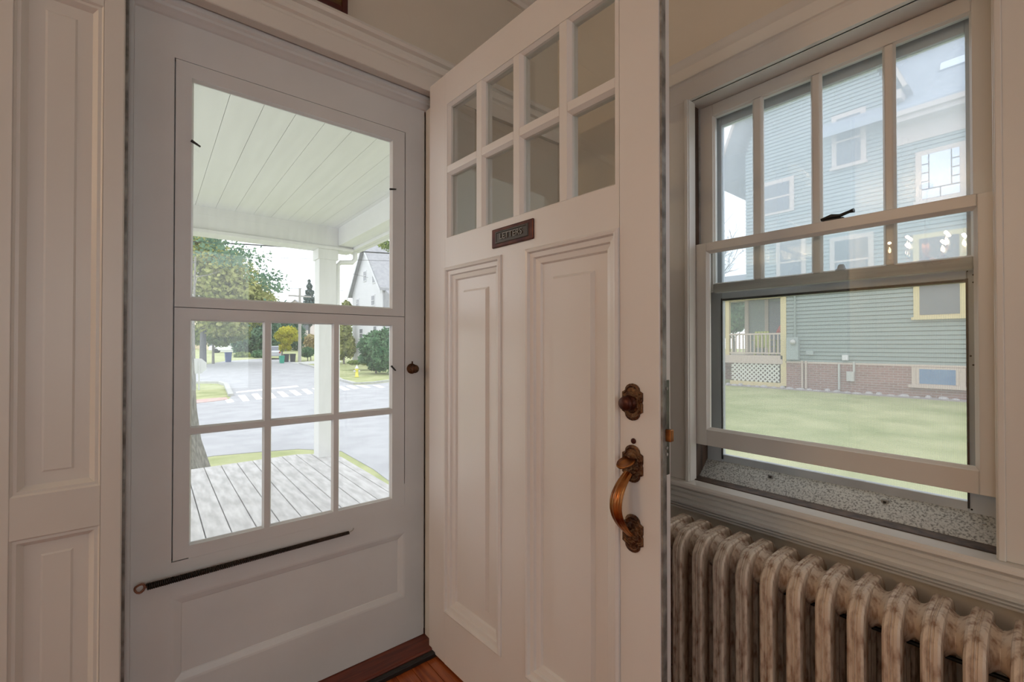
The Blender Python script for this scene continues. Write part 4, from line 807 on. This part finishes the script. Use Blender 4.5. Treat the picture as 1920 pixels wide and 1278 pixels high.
# ================================================================== NEIGHBOUR'S GREEN HOUSE (through the window)
XN = 17.5; GN = -0.42
SID = mat('grey_green_clapboard', (0.22, 0.27, 0.27), 0.7, col2=(0.25, 0.30, 0.29), nscale=3, stretch=(1, 0.2, 4)); CREAM = mat('cream_trim_paint', (0.60, 0.50, 0.28), 0.6); PINKT = mat('pink_beige_trim_paint', (0.52, 0.43, 0.38), 0.6)
BRK = bpy.data.materials.new('old_red_brick'); BRK.use_nodes = True; t = BRK.node_tree; b = t.nodes['Principled BSDF']; b.inputs['Roughness'].default_value = 0.85
bt = t.nodes.new('ShaderNodeTexBrick'); tcn = t.nodes.new('ShaderNodeTexCoord'); mp = t.nodes.new('ShaderNodeMapping'); mp.inputs['Rotation'].default_value = (math.pi / 2, 0, math.pi / 2)
sx = t.nodes.new('ShaderNodeSeparateXYZ'); cx = t.nodes.new('ShaderNodeCombineXYZ'); t.links.new(tcn.outputs['Object'], sx.inputs[0]); t.links.new(sx.outputs['Y'], cx.inputs['X']); t.links.new(sx.outputs['Z'], cx.inputs['Y']); t.links.new(cx.outputs[0], bt.inputs['Vector'])
bt.inputs['Scale'].default_value = 1.0; bt.inputs['Brick Width'].default_value = 0.21; bt.inputs['Row Height'].default_value = 0.075; bt.inputs['Mortar Size'].default_value = 0.008
bt.inputs['Color1'].default_value = (0.22, 0.11, 0.10, 1); bt.inputs['Color2'].default_value = (0.30, 0.15, 0.14, 1); bt.inputs['Mortar'].default_value = (0.34, 0.29, 0.28, 1); t.links.new(bt.outputs['Color'], b.inputs['Base Color'])
nh = empty('clapboard_house', (XN, 4, GN), label='grey green clapboard house with cream trim and brick foundation next door', cat='house')
def nb_(name, m_, x0, x1, y0, y1, z0, z1, par=None, **k): return bx(name, m_, par or nh, x0 - XN, x1 - XN, y0 - 4, y1 - 4, z0 - GN, z1 - GN, **k)
YC = 6.1                                            # corner towards the porch
nb_('brick_foundation', BRK, XN - 0.04, XN + 6, -6, YC, GN - 0.3, 0.50)
# body walls
LW = [(7.45, 6.6), (7.9, 7.46)]
gam = [(YC, 0.5), (YC, 3.3), (7.45, 3.3), (7.45, 8.2), (6.6, 10.9), (5.33, 12.3), (4.0, 10.9), (3.05, 8.4), (3.05, 0.5)]
m = MB(); m.prism([(0.03, a_ - 4, b_ - GN) for a_, b_ in gam], (7, 0, 0)); m.build('gable_wall', SID, nh)
m = MB(); m.prism([(0.03, a_ - 4, b_ - GN) for a_, b_ in ((3.05, 0.5), (3.05, 7.9), (-6, 7.9), (-6, 0.5))], (6, 0, 0)); m.build('side_wall', SID, nh)
m = MB(); z_ = 0.5; ex = 0.128
while z_ < 10.6:
    zt = z_ + ex; zb = z_ + ex * 0.80
    lo = -6.0
    hi = YC if z_ < 3.3 else (7.45 if z_ < 8.2 else 7.45 - (z_ - 8.2) * 0.315)
    if z_ > 7.8: lo = 3.05 + max(0, (z_ - 8.4)) * 0.38
    m.hexa([(-0.035, lo - 4, z_ - GN), (-0.035, hi - 4, z_ - GN), (0.03, hi - 4, z_ - GN), (0.03, lo - 4, z_ - GN)], [(-0.012, lo - 4, zb - GN), (-0.012, hi - 4, zb - GN), (0.03, hi - 4, zb - GN), (0.03, lo - 4, zb - GN)]); z_ = zt
m.build('clapboards', SID, nh, kind='stuff')
nb_('corner_board', CREAM, XN - 0.05, XN + 0.05, YC - 0.02, YC + 0.16, -0.35, 3.4)
nb_('water_table', PINKT, XN - 0.05, XN, -6, YC, 0.47, 0.53)
# gambrel roof slopes and rakes
def slab(name, a_, b_, th, x0, x1, mtl):
    d = Vector((0, b_[0] - a_[0], b_[1] - a_[1])).normalized(); nrm = Vector((0, -d.z, d.y)) * th
    if nrm.z < 0: nrm = -nrm
    q = [Vector((x0 - XN, a_[0] - 4, a_[1] - GN)), Vector((x0 - XN, b_[0] - 4, b_[1] - GN)), Vector((x1 - XN, b_[0] - 4, b_[1] - GN)), Vector((x1 - XN, a_[0] - 4, a_[1] - GN))]
    MB().hexa(q, [c_ + nrm for c_ in q]).build(name, mtl, nh)
for a_, b_ in (((8.38, 7.30), (7.0, 10.9)), ((7.0, 10.9), (5.33, 12.6)), ((5.33, 12.6), (3.66, 10.9)), ((3.66, 10.9), (2.80, 8.60))):
    slab('roof_slope', a_, b_, 0.12, XN - 0.55, XN + 7, MATS['grey_shingle_roof']); slab('rake_board', a_, b_, -0.30 if False else 0.10, XN - 0.60, XN - 0.55, PINKT)
nb_('soffit_return', PINKT, XN - 0.5, XN + 0.3, 2.85, 3.10, 8.35, 8.62)
# right part: eave, frieze, roof, chimney, skylight
nb_('frieze_board', PINKT, XN - 0.06, XN, -6, 3.05, 7.10, 7.62); nb_('eave', PINKT, XN - 0.55, XN + 0.1, -6, 3.05, 7.62, 7.86); nb_('gutter', PINKT, XN - 0.66, XN - 0.55, -6, 3.05, 7.76, 7.90)
SHNG = mat('blue_grey_slate_roof', (0.26, 0.29, 0.34), 0.7, col2=(0.32, 0.35, 0.40), nscale=4)
ridx = XN + 4.2; rz_ = onx(1775, 72, ridx).z
m = MB(); m.hexa([(-0.60, -10, 7.82 - GN), (-0.60, 1.0, 7.82 - GN), (4.2, 1.0, rz_ - GN), (4.2, -10, rz_ - GN)], [(-0.60, -10, 7.98 - GN), (-0.60, 1.0, 7.98 - GN), (4.2, 1.0, rz_ + .16 - GN), (4.2, -10, rz_ + .16 - GN)]); m.build('main_roof', SHNG, nh)
cp = onx(1716, 80, ridx); nb_('chimney', BRK, ridx - 0.5, ridx + 0.5, cp.y - 0.5, cp.y + 0.5, rz_ - 1.8, rz_ + 1.6)
sk = onx(1797, 148, XN + 1.35); skz = 7.98 + (rz_ - 7.82) * (1.35 + 0.6) / 4.8
so = bx('skylight', mat('skylight_glass', (0.55, 0.60, 0.66), 0.05, metal=0.9), nh, -0.35, 0.35, -0.5, 0.5, -0.02, 0.05); so.location = (1.35, sk.y - 4 - 0.1, skz - GN); so.rotation_euler = (0, -math.atan2(rz_ - 7.82, 4.8), 0)
NGL = mat('neighbour_window_glass', (0.10, 0.11, 0.13), 0.08); NGLB = mat('sky_reflecting_leaded_glass', (0.50, 0.56, 0.66), 0.06, metal=0.85); BLUEG = mat('blue_basement_panel', (0.08, 0.17, 0.34), 0.5, col2=(0.12, 0.22, 0.38), nscale=4)
def nwin(y0, y1, z0, z1, trimm, gl, fw=0.14, sill=True, bars=True):
    w = nb_('window', trimm, XN - 0.06, XN, y0 - fw, y1 + fw, z0 - 0.08, z1 + fw)
    nb_('window_pane', gl, XN - 0.075, XN - 0.06, y0, y1, z0, z1, par=None).parent = w
    if bars: nb_('sash_bar', trimm, XN - 0.085, XN - 0.07, y0, y1, (z0 + z1) / 2 - 0.03, (z0 + z1) / 2 + 0.03).parent = w
    if sill: nb_('window_sill', trimm, XN - 0.14, XN - 0.06, y0 - fw - 0.04, y1 + fw + 0.04, z0 - 0.14, z0 - 0.06).parent = w
    return w
nwin(1.72, 2.55, 1.98, 4.2, CREAM, NGL, bars=False)
nwin(3.75, 4.62, 3.15, 4.50, PINKT, NGL)
nwin(3.92, 4.55, 6.98, 8.50, PINKT, NGL)
nwin(5.60, 6.25, 3.15, 4.9, PINKT, NGL)
nwin(5.95, 6.9, 5.9, 6.9, PINKT, NGL, sill=False)
sg = nwin(1.70, 2.48, 5.35, 6.62, PINKT, NGLB, bars=False)
LEAD = mat('lead_came', (0.05, 0.05, 0.06), 0.5)
for z_ in (5.62,): nb_('came', LEAD, XN - 0.09, XN - 0.075, 1.70, 2.48, z_ - 0.015, z_ + 0.015).parent = sg
for y_ in (1.86, 2.33): nb_('came', LEAD, XN - 0.09, XN - 0.075, y_ - 0.012, y_ + 0.012, 5.63, 6.62).parent = sg
for y_ in (2.09,): nb_('came', LEAD, XN - 0.09, XN - 0.075, y_ - 0.012, y_ + 0.012, 5.35, 5.61).parent = sg
for z_ in (5.85, 6.10, 6.35):
    for a_, b_ in ((1.70, 1.85), (2.34, 2.48)): nb_('came', LEAD, XN - 0.09, XN - 0.075, a_, b_, z_ - 0.012, z_ + 0.012).parent = sg
bw_ = nb_('window', PINKT, XN - 0.08, XN - 0.04, 1.62, 2.74, -0.12, 0.46); nb_('window_pane', BLUEG, XN - 0.095, XN - 0.08, 1.78, 2.60, -0.02, 0.40).parent = bw_
nb_('window_sill', PINKT, XN - 0.20, XN - 0.04, 1.60, 2.80, -0.14, -0.06).parent = bw_
for y_ in (1.78, 2.60): nb_('sash_bar', PINKT, XN - 0.10, XN - 0.09, y_ - 0.03, y_ + 0.03, -0.02, 0.40).parent = bw_
# meters and pipes
GREYB = mat('grey_meter_box', (0.30, 0.35, 0.36), 0.5)
def nthing(px0, py0, px1, py1, d, name, mtl, par=None):
    a_ = onx(px0, py0, XN); b_ = onx(px1, py1, XN); ya, yb = sorted((a_.y, b_.y)); za, zb = sorted((a_.z, b_.z)); return nb_(name, mtl, XN - 0.03 - d, XN - 0.03, ya, yb, za, zb)
mt = nthing(1478, 632, 1500, 674, 0.15, 'meter_box', GREYB)
p = onx(1487, 641, XN - 0.2); MB().lathe([(0.09, 0.0), (0.10, -0.05), (0.08, -0.10), (0.01, -0.11)], (p.x - XN + 0.02, p.y - 4, p.z - GN), 'x', 14).build('meter_dial', STEELM, mt)
nthing(1513, 657, 1527, 665, 0.08, 'junction_box', GREYB); nthing(1581, 665, 1592, 675, 0.10, 'vent_hood', WHITEM); nthing(1590, 696, 1604, 714, 0.15, 'gas_meter', STEELM)
for px_, y0_, y1_, mm in ((1504, 676, 728, BRK), (1511, 676, 728, BRK), (1573, 682, 730, STEELM), (1601, 678, 697, STEELM), (1490, 545, 632, SID)):
    a_ = onx(px_, y0_, XN - 0.08); b_ = onx(px_, y1_, XN - 0.08); m = MB(); m.tube([Vector((-0.08, a_.y - 4, a_.z - GN)), Vector((-0.08, a_.y - 4, b_.z - GN))], 0.035, 8); m.build('pipe', mm if mm is not BRK else PINKT, nh)
# porch of the neighbour
ZP = 0.72
nb_('porch_floor', PINKT, XN - 0.05, XN + 2.6, YC + 0.10, 9.6, ZP - 0.12, ZP)
nb_('porch_skirt_rail', PINKT, XN - 0.06, XN + 0.0, YC + 0.10, 9.6, 0.42, ZP - 0.12); nb_('porch_skirt_rail', CREAM, XN - 0.06, XN, YC + 0.10, 8.05, -0.42, -0.26)
nb_('porch_back_wall', SID, XN + 2.5, XN + 2.6, YC, 8.45, 0.5, 3.6)
nb_('porch_roof', PINKT, XN - 0.3, XN + 2.7, YC, 9.8, 3.0, 3.25); nb_('porch_frieze', CREAM, XN - 0.08, XN + 0.02, YC + 0.1, 9.6, 2.80, 3.0)
m = MB(); m.hexa([(-0.4, YC - 4, 3.25 - GN), (-0.4, 9.9 - 4, 3.25 - GN), (2.7, 9.9 - 4, 3.25 - GN), (2.7, YC - 4, 3.25 - GN)], [(-0.4, YC - 4, 3.34 - GN), (-0.4, 9.9 - 4, 3.34 - GN), (2.7, 9.9 - 4, 4.2 - GN), (2.7, YC - 4, 4.2 - GN)]); m.build('porch_roof_slope', MATS['grey_shingle_roof'], nh)
for y_ in (8.15, 9.5): nb_('porch_column', CREAM, XN - 0.05, XN + 0.09, y_ - 0.07, y_ + 0.07, ZP, 2.85)
nb_('porch_column', PINKT, XN + 2.40, XN + 2.50, 7.60, 7.74, ZP, 3.0); nb_('porch_column', PINKT, XN + 2.42, XN + 2.52, 8.40, 8.55, ZP, 3.0)
nb_('porch_opening', mat('dark_porch_door', (0.14, 0.15, 0.20), 0.3), XN + 2.46, XN + 2.50, 6.75, 7.58, ZP, 2.9)
nb_('hand_rail', PINKT, XN - 0.04, XN + 0.04, YC + 0.16, 8.1, ZP + 0.76, ZP + 0.82); nb_('bottom_rail', PINKT, XN - 0.03, XN + 0.03, YC + 0.16, 8.1, ZP + 0.06, ZP + 0.11)
b0 = nb_('baluster', PINKT, XN - 0.02, XN + 0.02, YC + 0.24, YC + 0.28, ZP + 0.10, ZP + 0.77); k = 1
while YC + 0.24 + k * 0.135 < 8.05: dup(b0, nh, (0, k * 0.135, 0)); k += 1
# lattice skirt: diagonal slats
LY0, LY1, LZ0, LZ1 = YC + 0.22, 8.0, -0.26, 0.42
LATM = mat('white_lattice_paint', (0.66, 0.66, 0.60), 0.6)
nb_('porch_foundation', BRK, XN + 2.40, XN + 2.60, YC, 9.6, -0.7, ZP - 0.12)
def clip_seg(y0, z0, dy, dz):
    ts = []
    for (c_, d, lo, hi) in ((y0, dy, LY0, LY1), (z0, dz, LZ0, LZ1)):
        a_, b_ = (lo - c_) / d, (hi - c_) / d; ts.append((min(a_, b_), max(a_, b_)))
    t0, t1 = max(ts[0][0], ts[1][0]), min(ts[0][1], ts[1][1]); return (t0, t1) if t1 - t0 > 0.05 else None
for sgn, dx in ((1, -0.012), (-1, -0.024)):
    y_ = LY0 - 0.8
    while y_ < LY1 + 0.8:
        z0 = LZ0 if sgn > 0 else LZ1; seg_ = clip_seg(y_, z0, 0.7071, 0.7071 * sgn)
        if seg_:
            a_ = Vector((dx, y_ + 0.7071 * seg_[0] - 4, z0 + 0.7071 * sgn * seg_[0] - GN)); b_ = Vector((dx, y_ + 0.7071 * seg_[1] - 4, z0 + 0.7071 * sgn * seg_[1] - GN))
            d = (b_ - a_).normalized(); n_ = Vector((0, -d.z, d.y)) * 0.024; th = Vector((0.01, 0, 0))
            MB().hexa([a_ - n_, a_ + n_, b_ + n_, b_ - n_], [a_ - n_ + th, a_ + n_ + th, b_ + n_ + th, b_ - n_ + th]).build('lattice_slat', LATM, nh)
        y_ += 0.155
# things on that porch
ac = empty('porch_chair', (XN + 0.75, 7.05, ZP), math.radians(80), label='yellow green slatted garden chair on the neighbouring porch', cat='chair')
YG = mat('yellow_green_chair_paint', (0.42, 0.46, 0.10), 0.5)
for i in range(5): bx('back_slat', YG, ac, -0.27 + i * 0.11, -0.18 + i * 0.11, 0.25, 0.28, 0.28, 0.90)
bx('seat', YG, ac, -0.28, 0.28, -0.25, 0.28, 0.30, 0.34)
for sx_ in (-1, 1):
    bx('leg', YG, ac, sx_ * 0.28 - 0.03, sx_ * 0.28 + 0.03, -0.28, -0.20, 0.0, 0.55); bx('leg', YG, ac, sx_ * 0.28 - 0.03, sx_ * 0.28 + 0.03, 0.22, 0.30, 0.0, 0.55); bx('arm_rest', YG, ac, sx_ * 0.30 - 0.07, sx_ * 0.30 + 0.07, -0.32, 0.30, 0.55, 0.58)
rl = empty('red_parasol', (XN + 1.6, 6.85, ZP), label='small folded red parasol on the neighbouring porch', cat='parasol'); REDC = mat('red_cloth', (0.60, 0.06, 0.06), 0.7)
MB().lathe([(0.012, 0.0), (0.012, 1.05)], (0, 0, 0), 'z', 8).build('pole', STEELM, rl); MB().lathe([(0.16, 0.86), (0.13, 0.95), (0.05, 1.12), (0.01, 1.18)], (0, 0, 0), 'z', 12).build('canopy', REDC, rl)
# stones along the foundation
STN = mat('pale_edging_stone', (0.42, 0.40, 0.42), 0.8)
sm = MB().lathe([(0.05, -0.03), (0.10, 0.02), (0.08, 0.07), (0.02, 0.09)], (0, 0, 0), 'z', 7, False)
st0 = None
for i in range(26):
    y_ = 8.0 - i * 0.27 + random.uniform(-0.03, 0.03); loc = (XN - 0.35 + random.uniform(-0.1, 0.1), y_, GN)
    if st0 is None: st0 = sm.build('edging_stone', STN, None, 'pale stone lying along the brick foundation next door', 'stone', 'stones along the foundation'); o = st0
    else: o = st0.copy(); COL.objects.link(o)
    o.location = loc; o.scale = (random.uniform(.6, 1.3), random.uniform(.6, 1.5), random.uniform(.5, 1.1)); o.rotation_euler = (0, 0, random.uniform(0, 6))
MB().box(XN - 0.7, XN, 1.0 - 4, 9.0, GN - 0.05, GN + 0.015).build('mulch_bed', mat('purple_grey_mulch', (0.26, 0.22, 0.24), 0.95, col2=(0.34, 0.30, 0.30), nscale=9), kind='structure', label='dark mulch bed along the brick foundation', cat='flower bed')
# bare-branched tree beyond the neighbour's porch and greenery behind it
def twig_tree(name, label, base, h, seed, r0, levels=5):
    rnd = random.Random(seed); o = empty(name, base, label=label, cat='tree'); m = MB()
    def grow(p, d, l, r, lv):
        q = p + d * l; mid = p.lerp(q, 0.5) + Vector((rnd.uniform(-1, 1), rnd.uniform(-1, 1), rnd.uniform(-1, 1))) * l * 0.08
        m.tube([p, mid, q], r, 6 if lv > 2 else 4, r2=r * 0.65)
        if lv == 0: return
        for i in range(3 if lv > 1 else 4):
            dd = (d + Vector((rnd.uniform(-1, 1), rnd.uniform(-1, 1), rnd.uniform(-0.35, 0.8))) * 0.85).normalized(); grow(p.lerp(q, rnd.uniform(0.55, 1.0)), dd, l * rnd.uniform(0.6, 0.8), r * 0.6, lv - 1)
    grow(Vector((0, 0, -0.2)), Vector((0, 0, 1)), h * 0.34, r0, levels); m.build('branches', BARKD, o); return o
twig_tree('bare_tree', 'bare twiggy tree behind the neighbouring porch', Vector((29, 16.5, -0.4)), 14, 5, 0.17)
twig_tree('bare_tree', 'thin bare tree beside the neighbouring house corner', Vector((21.5, 11.2, -0.4)), 11, 11, 0.12)
tree('garden_tree', 'green leafy tree seen through the neighbouring porch', 1376, 600, 27.0, 6, [(1380, 590, 34, 32, 0), (1350, 600, 30, 34, 1), (1372, 555, 30, 26, 0)], 6000, 0.17, 'shrub', nb=3)
